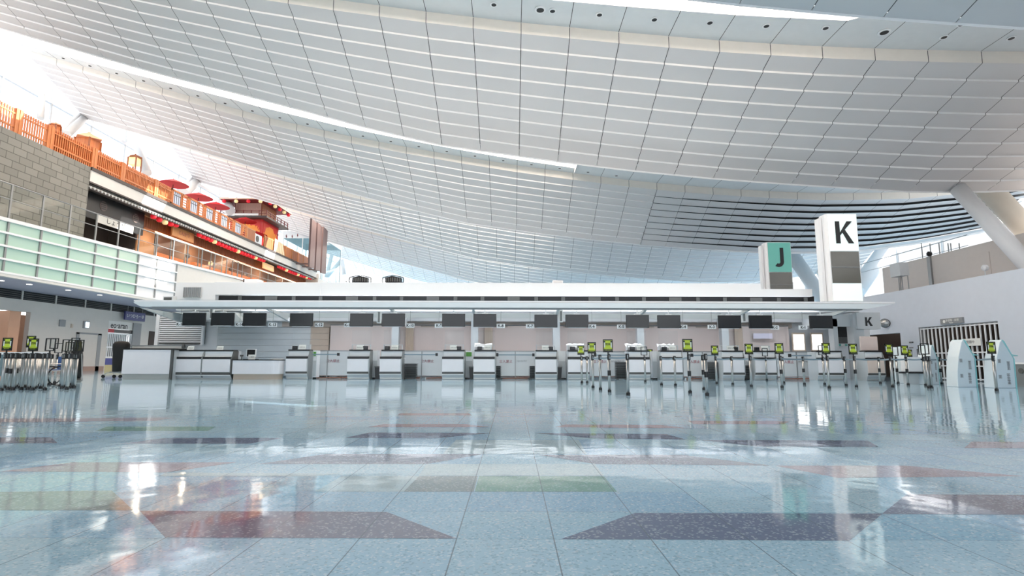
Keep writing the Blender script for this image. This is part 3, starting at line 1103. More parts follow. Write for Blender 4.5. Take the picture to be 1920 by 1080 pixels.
# glass lift and its brown fins at the end of the deck
t = thing('glass_lift_shaft', 'pale glass lift enclosure at the far end of the shop deck', 'lift', (-31, 80.5, ZF - 1))
MB().box(-3.2, 2.6, 0, 9, 0, 6.2).build('glass_walls', glass('lift_glass', (.80, .9, .92), .5), t)
MB().box(-3.3, 2.7, -.1, 9.1, 6.2, 7.3).build('roof_band', mat('lift_roof_grey', (206, 212, 216), .4), t)
m = MB()
for x in (-3.2, -.3, 2.6):
    m.box(x - .06, x + .06, -.06, .06, 0, 6.2)
    m.box(x - .06, x + .06, 8.9, 9.06, 0, 6.2)
m.box(-3.2, 2.6, -.06, .06, 3, 3.15)
m.build('frame', LGREY, t)
for k, y in enumerate((70.3, 72.5, 74.8)):
    o = MB().hexa([(-.12, 0, 0), (.12, 0, 0), (.12, 1.75, .1), (-.12, 1.75, .1), (-.12, 0, 6.5), (.12, 0, 6.5), (.12, 1.75, 6.3), (-.12, 1.75, 6.3)]).box(-2.0, -.1, .8, .95, .5, .65).build('brown_fin', mat('brown_grey_fin', (124, 104, 102), .5), loc=(-26.4, y, ZF - .9))
    tag(o, 'tall brown upright fin before the glass lift, %s from the left' % ORD[k], 'fin', 'brown fins by the lift')

# ---- clerestory glazing behind the deck (bright outside)
fr = MB()
for y in np.arange(-26, 140, 4.2):
    fr.box(-36.58, -36.46, y, y + .1, 5, 23)
for z in (16.2, 18.9):
    fr.box(-36.58, -36.42, -29, 140, z, z + .06)
w1 = struct(fr.build('window_1', [LGREY]))
pn = struct(MB().box(-36.52, -36.5, -29, 140, 5, 23.5).build('pane', WINGLASS, w1))
pn['kind'] = 'structure'
b = MB()
b.box(-36.75, -36.45, -29, 140, 20.9, 21.2)
struct(b.build('beam', [WHITE]))


def pipe(name, a, c, r, m=WHITE, r2=None):
    o = MB().tube(a, c, r, 20, r2=r2).build(name, m, smooth=True)
    return struct(o)


for (p0, X0_, p1, X1_, r) in [((165, 214), -36, (125, 252), -34.5, .3), ((152, 210), -36, (118, 248), -35, .18),
                              ((79, 178), -36, (76, 222), -35.5, .22), ((252, 258), -36, (276, 325), -33.5, .38),
                              ((372, 336), -36, (345, 362), -34, .5), ((362, 334), -36, (340, 356), -34.5, .35), ((420, 372), -36, (432, 396), -33.5, .55)]:
    pipe('column', atX(*p0, X0_), atX(*p1, X1_), r, LGREY)
for (p0, p1) in [((622, 478), (612, 520)), ((640, 488), (614, 518)), ((641, 487), (646, 515))]:
    pipe('column', atY(*p0, 100), atY(*p1, 100), .35, LGREY)

# ------------------------------------------------------------------ ground floor details, left
t = thing('hanging_sign', 'dark blue hanging sign with white lettering over the closed shop', 'sign', (XG + .35, atX(225, 595, XG).y, 3.95))
d = atX(263, 595, XG).y - atX(225, 595, XG).y
MB().box(-.06, .06, 0, d, -.05, .62).build('board', NAVY, t)
MB().tube((0, .3, .6), (0, .3, 1.11), .02, 6).tube((0, d - .3, .6), (0, d - .3, 1.11), .02, 6).build('hanger', STEEL, t)
text('いつひろーゆ', .34, PAPER, t, (.065, d / 2, .28), (pi / 2, 0, pi / 2))
y0, y1 = yo[6] + .15, yo[7]
t = thing('shop_shutter', 'closed white grille shutter of the small shop below the blue sign', 'shutter', (XG - .1, y0 + .02, 0))
y1 -= .04
m = MB()
n = 14
for k in range(n + 1):
    m.box(-.03, .03, (y1 - y0) * k / n - .035, (y1 - y0) * k / n + .035, 1.0, 2.85)
for z in (1.0, 1.75, 2.8):
    m.box(-.04, .04, 0, y1 - y0, z - .05, z + .05)
m.build('grille', WHITE, t)
MB().box(-.5, -.45, 0, y1 - y0, .0, 2.85).build('dark_interior', DARKGAP, t)
MB().box(-.03, .02, 0, y1 - y0, 3.15, 3.75).build('name_board', OFFWHITE, t)
text('eo·aran', .62, LETTER, t, (.03, (y1 - y0) * .45, 3.42), (pi / 2, 0, pi / 2), bold=.01)
MB().box(-.03, .03, 0, y1 - y0, 2.86, 3.14).build('price_band', BLACK, t)
MB().box(.03, .04, 0, .7, 2.86, 3.14).build('red_tab', mat('red_tab', (180, 40, 50), .5), t)
MB().box(-.05, .05, 0, y1 - y0, .62, 1.0).build('white_ledge', PAPER, t)
MB().box(-.05, .06, 0, y1 - y0, .42, .92).build('blue_panel', mat('royal_blue_panel', (24, 36, 130), .4), t)
MB().box(-.05, .08, 0, y1 - y0, 0, .42).build('plinth', mat('khaki_plinth', (196, 184, 132), .5), t)
dy0, dy1 = yo[4], yo[5]
t = struct(MB().box(XG - .02, XG + .03, dy0 + .6, dy1, .05, 2.6).build('door_1', [BEIGE]))
fr = struct(MB().box(XG, XG + .05, dy0 + .35, dy0 + .6, 0, 2.7).box(XG, XG + .05, dy1, dy1 + .35, 0, 2.7).box(XG, XG + .05, dy0 + .35, dy1 + .35, 2.6, 2.72).build('door_frame', GREY, t))
for nm, px, py, w_, h_, m_, lab in [('wall_box', 116, 606, .5, .45, GREY, 'grey square wall box high beside the left door'),
                                    ('exit_light', 161, 609, .55, .5, mat('lit_white_sign', (235, 250, 255), .4, emit=1.2), 'small glowing white square sign above the left door'),
                                    ('wall_sensor', 134, 611, .16, .26, TAN, 'tiny tan wall sensor between the grey box and the lit sign')]:
    c = atX(px, py, XG)
    t = thing(nm, lab, 'wall fitting', (XG, c.y, c.z))
    MB().box(.0, .06, -w_ / 2, w_ / 2, -h_ / 2, h_ / 2).build('housing', GREY if nm == 'exit_light' else m_, t)
    if nm == 'exit_light':
        MB().box(.06, .07, -w_ * .2, w_ * .42, -h_ * .4, h_ * .4).build('lit_panel', m_, t)
b = MB().box(XG + .0, XG + .04, atX(277, 650, XG).y, atX(294, 650, XG).y, 1.9, 3.2)
t = tag(b.build('wall_opening_panel', [DBROWN]), 'brown recessed hatch right of the shop pier', 'hatch')
# low glazed barrier with white cap far left
t = thing('low_glass_barrier', 'low teal glass barrier with white cap behind the left post cluster', 'barrier', (-22.0, 23.2, 0))
MB().box(0, 2.6, -.02, .02, .1, 1.0).build('glass_panel', mat('teal_grey_glass', (120, 140, 146), .2), t)
MB().box(0, 2.6, -.05, .05, 1.0, 1.1).build('cap', WHITE, t)
text('搭乗案内', .22, PAPER, t, (1.6, -.03, .82))

# ------------------------------------------------------------------ check-in island
YC = 23.5
b = MB()
xl = atY(299, 640, 27).x
b.box(xl, 17.3, 26.6, 27.0, 0, 3.0, 0)                      # back wall
b.box(-15.1, 15.6, 24.6, 28, 3.0, 3.3, 0)
b.box(-15.1, 13.5, 24.5, 24.9, 3.69, 4.02, 0)
b.box(-13.4, 11.2, 24.5, 30, 4.02, 4.27, 0)
b.box(-15.1, -8.6, 24.45, 30, 3.7, 4.24, 0)
b.box(-15.1, -13.3, 24.45, 28, 3.3, 3.7, 0)
b.box(-13.3, 13.7, 24.75, 27.9, 3.3, 3.72, 1)                # black slot
b.box(-15.1, 16, 25.6, 26.6, 2.62, 3.0, 2)                  # pale bulkhead
struct(b.build('wall_back', [WHITE, BLACK, mat('bulkhead_panel', (216, 215, 216), .5)]))
b = MB()
for k in range(22):
    x = -12.4 + k * 1.22
    b.box(x, x + (.55 if k % 3 == 1 else .16), 24.7, 24.75, 3.5, 3.66)
struct(b.build('trim_2', [DGREY]))
b = MB()
b.box(-11.0, 13.4, 26.3, 26.6, 2.38, 2.62)
struct(b.build('trim_3', [mat('taupe_band', (186, 172, 162), .6)]))
# white siding left of the curtain, with shadow gaps
b = MB()
x0, x1 = atY(408, 640, 26.5).x, atY(583, 640, 26.5).x
for k in range(10):
    b.box(x0, x1, 26.45, 26.6, .05 + k * .29, .33 + k * .29)
x2, x3 = atY(583, 640, 26.5).x, atY(618, 640, 26.5).x
for k in range(9):
    b.box(x2, x3, 26.4, 26.55, .05 + k * .29, .33 + k * .29, 1)
struct(b.build('wall_back', [LGREY, TAN]))
# louvre panel
lv = thing('louvre_panel', 'white horizontal louvre panel on the end wall below the first screens', 'louvre', (atY(299, 640, 26.4).x, 26.4, 0))
dw = atY(379, 640, 26.4).x - atY(299, 640, 26.4).x
m = MB()
for k in range(14):
    z = 1.62 + k * .098
    m.hexa([(0, -.1, z), (dw, -.1, z), (dw, 0, z + .0), (0, 0, z), (0, -.1, z + .05), (dw, -.1, z + .05), (dw, 0, z + .08), (0, 0, z + .08)])
m.build('slats', WHITE, lv)
MB().box(-.05, dw + .05, -.02, .15, 1.55, 3.0).build('backing', DGREY, lv)
m = MB()
m.box(-.1, 0, -.14, 0, 1.5, 3.0)
m.box(dw, dw + .1, -.14, 0, 1.5, 3.0)
m.build('frame', WHITE, lv)
# pink curtain sheets, bay by bay, with gentle folds
cpx = [618, 742, 890, 1043, 1200, 1358, 1480]
for k, (a, c) in enumerate(zip(cpx[:-1], cpx[1:])):
    xa, xb = atY(a, 640, 26.2).x, atY(c, 640, 26.2).x
    m = MB()
    n = 36
    for i in range(n):
        f0, f1 = i / n, (i + 1) / n
        g = lambda f: 26.25 - .05 * sin(f * 9 + k) - .09 * max(0, (f - .82)) * sin(f * 120)
        m.quad((xa + (xb - xa) * f0, g(f0), .35), (xa + (xb - xa) * f1, g(f1), .35), (xa + (xb - xa) * f1, g(f1) + .02, 2.45), (xa + (xb - xa) * f0, g(f0) + .02, 2.45))
    t = thing('pink_curtain', 'pale pink dust sheet closing the %s bay behind the counters' % ORD[k], 'curtain', (0, 0, 0), group='pink sheets behind the counters')
    m.build('sheet', PINK, t)
    MB().tube((xa, 26.22, 2.47), (xb, 26.22, 2.47), .025, 8).build('rail', STEEL, t)
    if k in (1, 2, 5):
        fx = xa + .5
        mm = MB()
        for q in range(8):
            mm.tube((fx + q * .05, 26.1, .5), (fx + q * .045, 26.12, 2.42), .035, 6)
        mm.build('gathered_drape', TAN, t)
# slim pillars
for k, px in enumerate([742, 890, 1043, 1200, 1358]):
    c = atY(px, 650, 25.6).x
    struct(MB().box(c - .16, c + .16, 25.4, 25.75, 0, 3.0).build('column', [LGREY]))

# canopy
cn = thing('counter_canopy', 'long pale glass and metal canopy above the whole row of check-in counters', 'canopy', (0, 21.5, 2.85))
MB().prism([(-14.9, .18), (-14.6, .02), (14.0, .0), (15.1, .2), (14.4, .2), (-14.8, .22)], 'y', 0, .35).build('fascia_beam', CANOPY, cn)
MB().box(-14.2, 13.8, .05, .3, -.05, .02).build('grey_underside_strip', GREY, cn)
MB().hexa([(-14.9, .1, .25), (15.1, .1, .25), (15.1, 2.95, .6), (-14.9, 2.95, .6), (-14.9, .1, .27), (15.1, .1, .27), (15.1, 2.95, .62), (-14.9, 2.95, .62)]).build('glass_roof', glass('canopy_glass', (.9, .95, .95), .35), cn)
MB().box(-14.9, 15.1, .02, .12, .22, .28).build('glass_edge_rail', WHITE, cn)
MB().box(-14.9, 15.1, 1.4, 1.5, .34, .42).build('purlin', WHITE, cn)
for k in range(26):
    x = -14.6 + k * 1.17
    MB().hexa([(x, .1, .2), (x + .05, .1, .2), (x + .05, 2.95, .55), (x, 2.95, .55), (x, .1, .25), (x + .05, .1, .25), (x + .05, 2.95, .6), (x, 2.95, .6)]).build('glazing_bar', LGREY, cn)
for k, px in enumerate([300, 520, 742, 890, 1043, 1200, 1385, 1560]):
    x = atY(px, 600, 23).x
    MB().prism([(0.2, 0), (3.8, -.05), (3.8, -.5), (3.2, -.45)], 'x', x - .05, x + .05).build('bracket', LGREY, cn)
b = MB()
b.hexa([(-14.6, 21.85, 2.86), (14.2, 21.85, 2.86), (14.2, 25.6, 2.8), (-14.6, 25.6, 2.8), (-14.6, 21.85, 2.88), (14.2, 21.85, 2.88), (14.2, 25.6, 2.86), (-14.6, 25.6, 2.86)])
b.build('soffit_sheet', WHITE, cn)
# overhang end at the left
MB().prism([(-14.7, .0), (-12.6, -.42), (-11.6, -.42), (-12.0, 0)], 'y', 2.2, 3.6).build('end_haunch', LGREY, cn)

MB().box(-14.2, 13.8, 2.55, 2.6, -.2, -.01).build('strip_screen', LGREY, cn)  # added board, keeps the strip out of the floor reflections
MB().box(-14.0, 13.6, 2.72, 2.9, -.06, -.03).build('light_strip', mat('canopy_fill_glow', (244, 248, 255), .5, emit=9.0), cn)  # added glow to brighten the space under the canopy, no known fitting
# overhead screens
SCR = [(342, 383, 587, 611), (395, 437, 587, 611), (455, 497, 587.5, 611.5), (543, 585, 588, 612), (656, 698, 589, 612.5), (716, 758, 589, 612.5),
       (829.5, 871, 589.5, 613), (888, 930, 590, 613.5), (1003, 1044.5, 590.5, 614.5), (1061, 1103, 590.5, 614.5), (1175, 1217, 591, 615), (1234, 1276, 591.5, 615.5),
       (1348, 1390, 592.5, 616), (1406, 1448, 592.5, 616), (1520, 1562, 593, 616.5)]
NAMES = ['K-16', 'K-15', 'K-14', 'K-12', 'K-11', 'K-10', 'K-9', 'K-8', 'K-7', 'K-6', 'K-5', 'K-4', 'K-3', 'K-2', 'K-1']
YM = 22.2
pl = Vector(atY(342, 587, YM))
sw, shh = .93, .525
mp = thing('overhead_screen', '', 'screen', group='overhead screens under the canopy')
MB().box(-sw / 2, sw / 2, 0, .07, 0, shh).build('casing', BLACK, mp, bevel=.008)
MB().box(-sw / 2 + .012, sw / 2 - .012, -.004, 0, .012, shh - .012).build('screen', SCREEN, mp)
MB().box(-sw / 2 + .1, sw / 2 - .1, -.003, .06, -.02, 0).build('lower_lip', LGREY, mp)
MB().tube((0, .05, shh), (0, .05, .74), .022, 8).build('hanger_pole', WHITE, mp)
MB().box(-.12, .12, .03, .09, shh * .4, shh + .05).build('bracket', WHITE, mp)
where = ['leftmost of the row above the louvre panel', 'second of the row above the double counter', 'third of the row above the small desk'] + ['above check-in counter %s' % n for n in NAMES[3:]]
for k, (a, c, t0, b0) in enumerate(SCR):
    o = mp if k == 0 else copy_tree(mp)
    q = atY((a + c) / 2, b0, YM)
    o.location = (q.x, YM, q.z + .01)
    o['label'] = 'black blank overhead screen, ' + where[k]

# counter number plates
PL = [(511, 609, 'K-13'), (598, 609, 'K-12'), (653, 609.5, 'K-11'), (769, 610.5, 'K-10'), (823, 610.5, 'K-9'), (939, 611, 'K-8'), (994, 611.5, 'K-7'), (1110, 612, 'K-6'),
      (1165, 612.5, 'K-5'), (1281, 613, 'K-4'), (1335, 613, 'K-3'), (1453, 614, 'K-2'), (1506, 614, 'K-1'), (449, 608.5, 'K-14'), (338, 608, 'K-15')]
for px, py, s in PL:
    q = atY(px, py, 22.35)
    t = thing('counter_number_plate', 'small white hanging plate lettered %s in black' % s, 'sign', (q.x, 22.35, q.z), group='counter number plates')
    MB().box(-.17, .17, 0, .03, -.085, .085).build('plate', WHITE, t)
    MB().tube((0, .02, .08), (0, .02, .68), .008, 6).build('hanger', STEEL, t)
    text(s, .15, LETTER, t, (0, -.004, 0), bold=.004)
# pale speaker columns between some screens
for k, (px, y0, y1) in enumerate([(397 - 2, 580, 598), (710, 583, 606), (1052, 584, 604), (1396, 586, 604)]):
    q = atY(px, y1, 22.6)
    t = thing('column_speaker', 'slim grey upright speaker hung under the canopy, %s from the left' % ORD[k], 'speaker', (q.x, 22.6, q.z), group='column speakers under the canopy')
    MB().box(-.08, .08, 0, .12, 0, .5).build('cabinet', WHITE, t)
    MB().box(-.045, .045, -.005, 0, .04, .46).build('grille', GREY, t)

# ---- check-in counters
def counter_parts(t, w_=.92, warm=False):
    h = w_ / 2
    MB().prism([(.12, 0), (.0, .3), (.0, .86), (.16, .97), (.16, 1.2), (.78, 1.2), (.78, 0)], 'x', -h, h).build('cabinet', LGREY, t)
    MB().box(-h + .03, h - .03, .09, .13, .02, .2).build('kick_plate', KICK, t)
    MB().box(-h, h, -.03, .06, .2, .225).build('white_lip', WHITE, t)
    MB().box(-h + .01, h - .01, -.02, .04, .235, .32).build('grey_strip', DGREY, t)
    MB().box(-h + .01, h - .03, -.035, .0, .325, .85).build('front_panel', mat('warm_front', (236, 216, 204), .3) if warm else WHITEGLOSS, t)
    MB().box(-h, h - .02, -.02, .12, .86, .955).build('black_band', BLACK, t)
    MB().box(-h + .05, h, .13, .16, .965, 1.18).build('upper_panel', WHITE, t)
    MB().box(-h + .03, h + .02, .1, .5, 1.19, 1.25).build('black_top', BLACK, t)
    # side cheeks
    MB().prism([(.0, .22), (-.02, .86), (.14, 1.2), (.5, 1.2), (.5, .0), (.14, 0)], 'x', h, h + .03).build('side_cheek', STEEL, t)


CTR = [(556, 'K-12'), (671, 'K-11'), (732, 'K-10'), (849, 'K-9'), (908, 'K-8'), (1024, 'K-7'), (1085, 'K-6'), (1199, 'K-5'), (1260, 'K-4'), (1376, 'K-3'), (1436, 'K-2')]
proto = thing('check_in_counter', '', 'check-in counter', group='check-in counters in the row')
counter_parts(proto)
side = {0: -1}
for k, (px, nm) in enumerate(CTR):
    o = proto if k == 0 else copy_tree(proto)
    x = atY(px, 690, YC).x
    o.location = (x, YC, 0)
    o['label'] = 'white check-in counter with black band and black top below the %s plate' % nm
    # white card, black reader, clear screen on top
    s = 1 if k in (1, 3, 5, 9) else -1
    c = thing('notice_card', 'white notice card propped on counter %s' % nm, 'notice', (x - .06 * s + .05, YC + .2, 1.25), group='notice cards on the counters')
    MB().hexa([(-.15, 0, 0), (.15, 0, 0), (.15, .02, 0), (-.15, .02, 0), (-.15, .05, .2), (.15, .05, .2), (.15, .07, .2), (-.15, .07, .2)]).build('card', PAPER, c)
    text('お知らせ', .06, GREY, c, (0, .018, .1), (pi / 2 - .24, 0, 0))
    c = thing('card_reader', 'small black reader box beside the notice card on counter %s' % nm, 'card reader', (x + .22 * s, YC + .22, 1.25), group='readers on the counters')
    MB().box(-.1, .1, 0, .12, 0, .15).build('body', BLACK, c, bevel=.01)
    MB().box(-.07, .07, -.004, 0, .05, .13).build('display', SCREEN, c)
    c = thing('acrylic_screen', 'clear acrylic droplet screen standing on counter %s' % nm, 'screen', (x, YC + .42, 1.25), group='acrylic screens on the counters')
    MB().box(-.42, .42, 0, .01, .08, .85).build('sheet', ACRYLIC, c)
    m = MB()
    m.box(-.42, .42, -.01, .02, .2, .225)
    m.box(-.40, -.38, -.06, .08, 0, .2)
    m.box(.38, .40, -.06, .08, 0, .2)
    m.build('foot_bar', LGREY, c)
    # agents' low monitor block
    if k in (4, 6, 7, 8):
        c = thing('crumpled_plastic_cover', 'crumpled clear white plastic cover on counter %s' % nm, 'cover', (x - .1, YC + .46, 1.25))
        m = MB()
        rng = random.Random(k)
        vs = [[(i * .11 - .36, .05 + j * .1, .12 + .12 * rng.random() + (.1 if j else 0)) for i in range(8)] for j in range(3)]
        for j in range(2):
            for i in range(7):
                m.quad(vs[j][i], vs[j][i + 1], vs[j + 1][i + 1], vs[j + 1][i])
        for i in range(7):
            m.quad((vs[0][i][0], .05, 0), (vs[0][i + 1][0], .05, 0), vs[0][i + 1], vs[0][i])
        m.build('film', WHITEGLOSS, c)
# K-1 and the end counter on the right, a little further along
o = copy_tree(proto)
o.location = (atY(1558, 690, YC).x, YC, 0)
o.scale = (1.18, 1, 1)
o['label'] = 'wider white check-in counter with black top below the K-1 plate'
e = thing('end_counter', 'cream check-in counter with a tall pale pink back board at the right end', 'check-in counter', (atY(1643, 690, 23.0).x, 23.0, 0))
counter_parts(e, .72, True)
MB().box(-.4, .36, .3, .36, 1.25, 1.85).build('back_board', mat('pale_pink_board', (226, 204, 196), .4), e, bevel=.03)

# gaps inside each pair: white cabinet, black bin
for k, (px, nm) in enumerate([(701, 'K-11'), (879, 'K-9'), (1054, 'K-7'), (1230, 'K-5'), (1406, 'K-3'), (587, 'K-12')]):
    x = atY(px, 690, 24.2).x
    t = thing('service_cabinet', 'narrow white cabinet standing in the gap right of counter %s' % nm, 'cabinet', (x, 24.15, 0), group='narrow cabinets between the counters')
    MB().box(-.16, .16, 0, .4, .06, 1.22).build('body', WHITE, t)
    MB().box(-.15, .15, -.012, 0, .1, .78).build('door', LGREY, t)
    MB().box(-.16, .16, .03, .4, 0, .06).build('plinth', BLACK, t)
    if k in (1, 5):
        MB().box(-.12, .12, -.016, 0, .98, 1.16).build('green_sticker', GREENSTICKER, t)
for k, (px, nm) in enumerate([(708, 'K-10'), (885, 'K-8'), (1048, 'K-7')]):
    x = atY(px, 690, 23.8).x
    t = thing('waste_bin', 'slim black bin on the floor beside counter %s' % nm, 'bin', (x, 23.85, 0), group='slim black bins')
    MB().hexa([(-.1, 0, 0), (.1, 0, 0), (.1, .3, 0), (-.1, .3, 0), (-.13, -.02, .5), (.13, -.02, .5), (.13, .32, .5), (-.13, .32, .5)]).build('body', BLACK, t)
    MB().box(-.14, .14, -.03, .33, .5, .54).build('lid', DGREY, t)
# stacks of black trays
TR = [(770, 13, 'right of counter K-10'), (1166, 15, 'left of counter K-5'), (1333, 15, 'left of counter K-3'), (932, 11, 'right of counter K-8'), (1000, 11, 'left of counter K-7'), (1401, 12, 'right of counter K-3')]
for k, (px, n, wh) in enumerate(TR):
    x = atY(px, 690, 24.1).x
    for i in range(n):
        m = MB()
        w2 = .17 if k in (3, 4, 5) else .26
        z = i * .047
        m.hexa([(-w2 + .03, .02, z), (w2 - .03, .02, z), (w2 - .03, .38, z), (-w2 + .03, .38, z), (-w2, 0, z + .03), (w2, 0, z + .03), (w2, .4, z + .03), (-w2, .4, z + .03)])
        m.box(-w2 - .02, w2 + .02, -.02, .42, z + .028, z + .04, 1)
        o = m.build('baggage_tray', [RUBBER, mat('grey_tray_lip', (112, 114, 116), .5)], loc=(x, 24.0, .06))
        tag(o, 'black baggage tray in the stack %s, %s from the floor' % (wh, ORD[i]), 'tray', 'trays stacked ' + wh)
    t = thing('tray_dolly', 'low grey dolly under the tray stack ' + wh, 'dolly', (x, 24.0, 0), group='tray dollies')
    MB().box(-.24, .24, 0, .4, .03, .06).build('deck', DGREY, t)
    for sx in (-.18, .18):
        for sy in (.06, .34):
            MB().lathe([(.025, -.012), (.025, .012)], 10, (sx, sy, .025), axis='x').build('caster', BLACK, t)

# low gates between the pairs of counters
BAY = [(577, 650, 'K-12 and K-11'), (753, 828, 'K-10 and K-9'), (929, 1003, 'K-8 and K-7'), (1106, 1179, 'K-6 and K-5'), (1281, 1355, 'K-4 and K-3'), (1458, 1531, 'K-2 and K-1')]
for k, (a, c, nm) in enumerate(BAY):
    xa, xb = atY(a, 690, 24.9).x - .1, atY(c, 690, 24.9).x + .1
    xm = (xa + xb) / 2
    t = thing('swing_gate', 'pair of low pale gate panels with small lettering between counters %s' % nm, 'gate', (xm, 24.9, 0), group='low gates between the counters')
    h = (xb - xa) / 2
    MB().box(-h, -.02, 0, .04, .12, 1.2).build('gate_panel', LGREY, t)
    MB().box(.02, h, 0, .04, .12, 1.2).build('gate_panel', LGREY, t)
    m = MB()
    m.box(-.02, .02, -.03, .05, 0, 1.22)
    m.box(-h, h, -.01, .05, 1.2, 1.24)
    m.build('frame', STEEL, t)
    text('立入禁止', .15, REDL, t, (-.42 if k not in (0, 1) else .25, -.006, .76))
    text('NO ENTRY', .09, GREY, t, (.3, -.006, .78))
    MB().box(-h, h, .1, 1.0, .1, .22).build('conveyor_plate', mat('terracotta_belt', (190, 130, 108), .6), t)
    # retractable belt across
    t = thing('belt_barrier', 'blue-grey belt pulled across the gap between counters %s' % nm, 'belt', (xm, 23.95, 0), group='belts across the counter gaps')
    hb = (atY(c, 690, 23.95).x - atY(a, 690, 23.95).x) / 2 - .02
    MB().box(-hb + .1, hb - .1, .0, .008, 1.02, 1.07).build('webbing', BELT, t)
    MB().box(-hb, -hb + .1, -.04, .05, .98, 1.12).build('cassette', BLACK, t)
    MB().box(hb - .1, hb, -.03, .04, .99, 1.11).build('end_clip', BLACK, t)
# brown boards lying on the floor behind the belts
for k, (x0p, x1p, nm) in enumerate([(590, 637, 'K-12 and K-11'), (618, 650, 'K-11'), (757, 786, 'K-10'), (797, 828, 'K-9'), (934, 998, 'K-8 and K-7'), (1290, 1350, 'K-4 and K-3'), (1465, 1525, 'K-2 and K-1')]):
    xa, xb = atY(x0p, 707, 24.1).x, atY(x1p, 707, 24.1).x
    t = thing('floor_board', 'brown wooden board on the floor by counters %s, %s from the left' % (nm, ORD[k]), 'board', ((xa + xb) / 2, 24.3 + .12 * (k % 2), 0), group='brown boards on the floor')
    h = (xb - xa) / 2
    MB().hexa([(-h, -.1, .01), (h, -.04, .01), (h, .1, .01), (-h, .06, .01), (-h, -.1, .05), (h, -.04, .09), (h, .1, .09), (-h, .06, .05)]).build('plank', BROWN, t)
    MB().lathe([(.05, 0), (.05, .06)], 10, (-h, -.02, 0)).build('end_stop', PAPER, t)

# ---- counters at the left end
xa, xb = atY(229, 690, 22.6).x, atY(322, 690, 22.6).x
t = thing('end_reception_counter', 'plain white box counter with black top edge at the far left end', 'counter', ((xa + xb) / 2, 22.6, 0))
h = (xb - xa) / 2
MB().box(-h + .02, h, .05, .7, 0, 1.2).build('body', LGREY, t)
MB().box(-h, h - .08, -.02, .05, .22, 1.2).build('front_panel', WHITEGLOSS, t)
MB().box(-h + .03, h - .1, .02, .06, .0, .2).build('kick_plate', KICK, t)
MB().box(h - .07, h, -.03, .08, 0, 1.2).build('corner_post', DGREY, t)
MB().box(-h - .02, h + .12, -.04, .72, 1.215, 1.26).build('black_top', BLACK, t)
t = thing('rear_counter', 'long grey-beige back counter rising behind the end counter', 'counter', (atY(248, 650, 25.2).x, 25.2, 0))
dw = atY(340, 650, 25.2).x - atY(248, 650, 25.2).x
MB().box(0, dw, 0, .6, 0, 1.42).build('body', BEIGE, t)
MB().box(-.02, dw + .02, -.02, .62, 1.42, 1.46).build('worktop', GREY, t)
xa, xb = atY(323, 690, 22.9).x, atY(433, 690, 22.9).x
t = thing('double_counter', 'double white check-in counter with two panels, left of the small desk', 'check-in counter', ((xa + xb) / 2, 22.9, 0))
h = (xb - xa) / 2
MB().prism([(.12, 0), (.0, .3), (.0, .86), (.16, .97), (.16, 1.17), (.78, 1.17), (.78, 0)], 'x', -h, h).build('cabinet', LGREY, t)
for s0, s1 in ((-h + .04, -.02), (.03, h - .03)):
    MB().box(s0, s1, -.035, 0, .3, .82).build('front_panel', WHITEGLOSS, t)
    MB().box(s0, s1, .13, .16, .93, 1.14).build('upper_panel', WHITE, t)
    MB().box(s0, s1, -.02, .04, .19, .28).build('grey_strip', DGREY, t)
MB().box(-h, h, -.025, .12, .83, .92).build('black_band', BLACK, t)
MB().box(-h, h, .1, .5, 1.16, 1.21).build('black_top', BLACK, t)
MB().box(-h, h, -.02, .12, .15, .185).build('white_lip', WHITE, t)
MB().box(-h + .03, h - .03, .09, .12, 0, .15).build('kick_plate', KICK, t)
MB().prism([(.14, 0), (-.04, .2), (-.05, .85), (.12, 1.17), (.5, 1.17), (.5, 0)], 'x', -.02, .03).build('divider', STEEL, t)
MB().prism([(.14, 0), (-.04, .2), (-.05, .85), (.12, 1.17), (.5, 1.17), (.5, 0)], 'x', h, h + .03).build('side_cheek', DGREY, t)
for k, px in enumerate((357, 412)):
    q = atY(px, 652, 23.2)
    c = thing('notice_card', 'white folded notice card on the double counter, %s' % ('left one beside a black reader' if k == 0 else 'right one'), 'notice', (q.x, 23.2, 1.21), group='notice cards on the counters')
    MB().hexa([(-.14, 0, 0), (.14, 0, 0), (.14, .02, 0), (-.14, .02, 0), (-.13, .05, .16), (.13, .05, .16), (.13, .07, .16), (-.13, .07, .16)]).build('card', PAPER, c)
    text('お知らせ', .05, GREY, c, (0, .016, .08), (pi / 2 - .3, 0, 0))
q = atY(348, 637, 24.5)
c = thing('desk_lamp_scanner', 'grey gooseneck scanner standing behind the double counter', 'scanner', (q.x, 24.4, 0))
MB().tube((0, 0, 0), (0, 0, 1.3), .02, 8).build('stand', STEEL, c)
MB().lathe([(.07, 0), (.09, .06), (.06, .17), (.02, .19)], 12, (0, 0, 1.3)).build('head', DGREY, c, smooth=True)
xa, xb = atY(433, 690, 22.9).x + .05, atY(520, 690, 22.9).x
t = thing('low_desk', 'low pale service desk with black top and curved right end', 'desk', ((xa + xb) / 2, 22.9, 0))
h = (xb - xa) / 2
arc = [(h - .25 + .25 * sin(a), .25 - .25 * cos(a)) for a in np.linspace(0, pi / 2, 7)]
MB().prism([(-h, 0)] + arc + [(h, .7), (-h, .7)], 'z', .22, .78).build('front_panel', WHITEGLOSS, t)
MB().prism([(-h + .04, .06)] + [(x - .05, y + .05) for x, y in arc] + [(h - .05, .7), (-h + .04, .7)], 'z', 0, .22).build('kick_plate', TAN, t)
MB().prism([(-h - .02, -.02)] + [(x + .02, y - .02) for x, y in arc] + [(h + .02, .72), (-h - .02, .72)], 'z', .78, .82).build('black_top', BLACK, t)
q = atY(468, 672, 23.2)
c = thing('desktop_monitor', 'small black desktop monitor with white casing on the low desk', 'monitor', (q.x, 23.3, .82))
MB().box(-.2, .2, 0, .05, .1, .44).build('casing', WHITE, c)
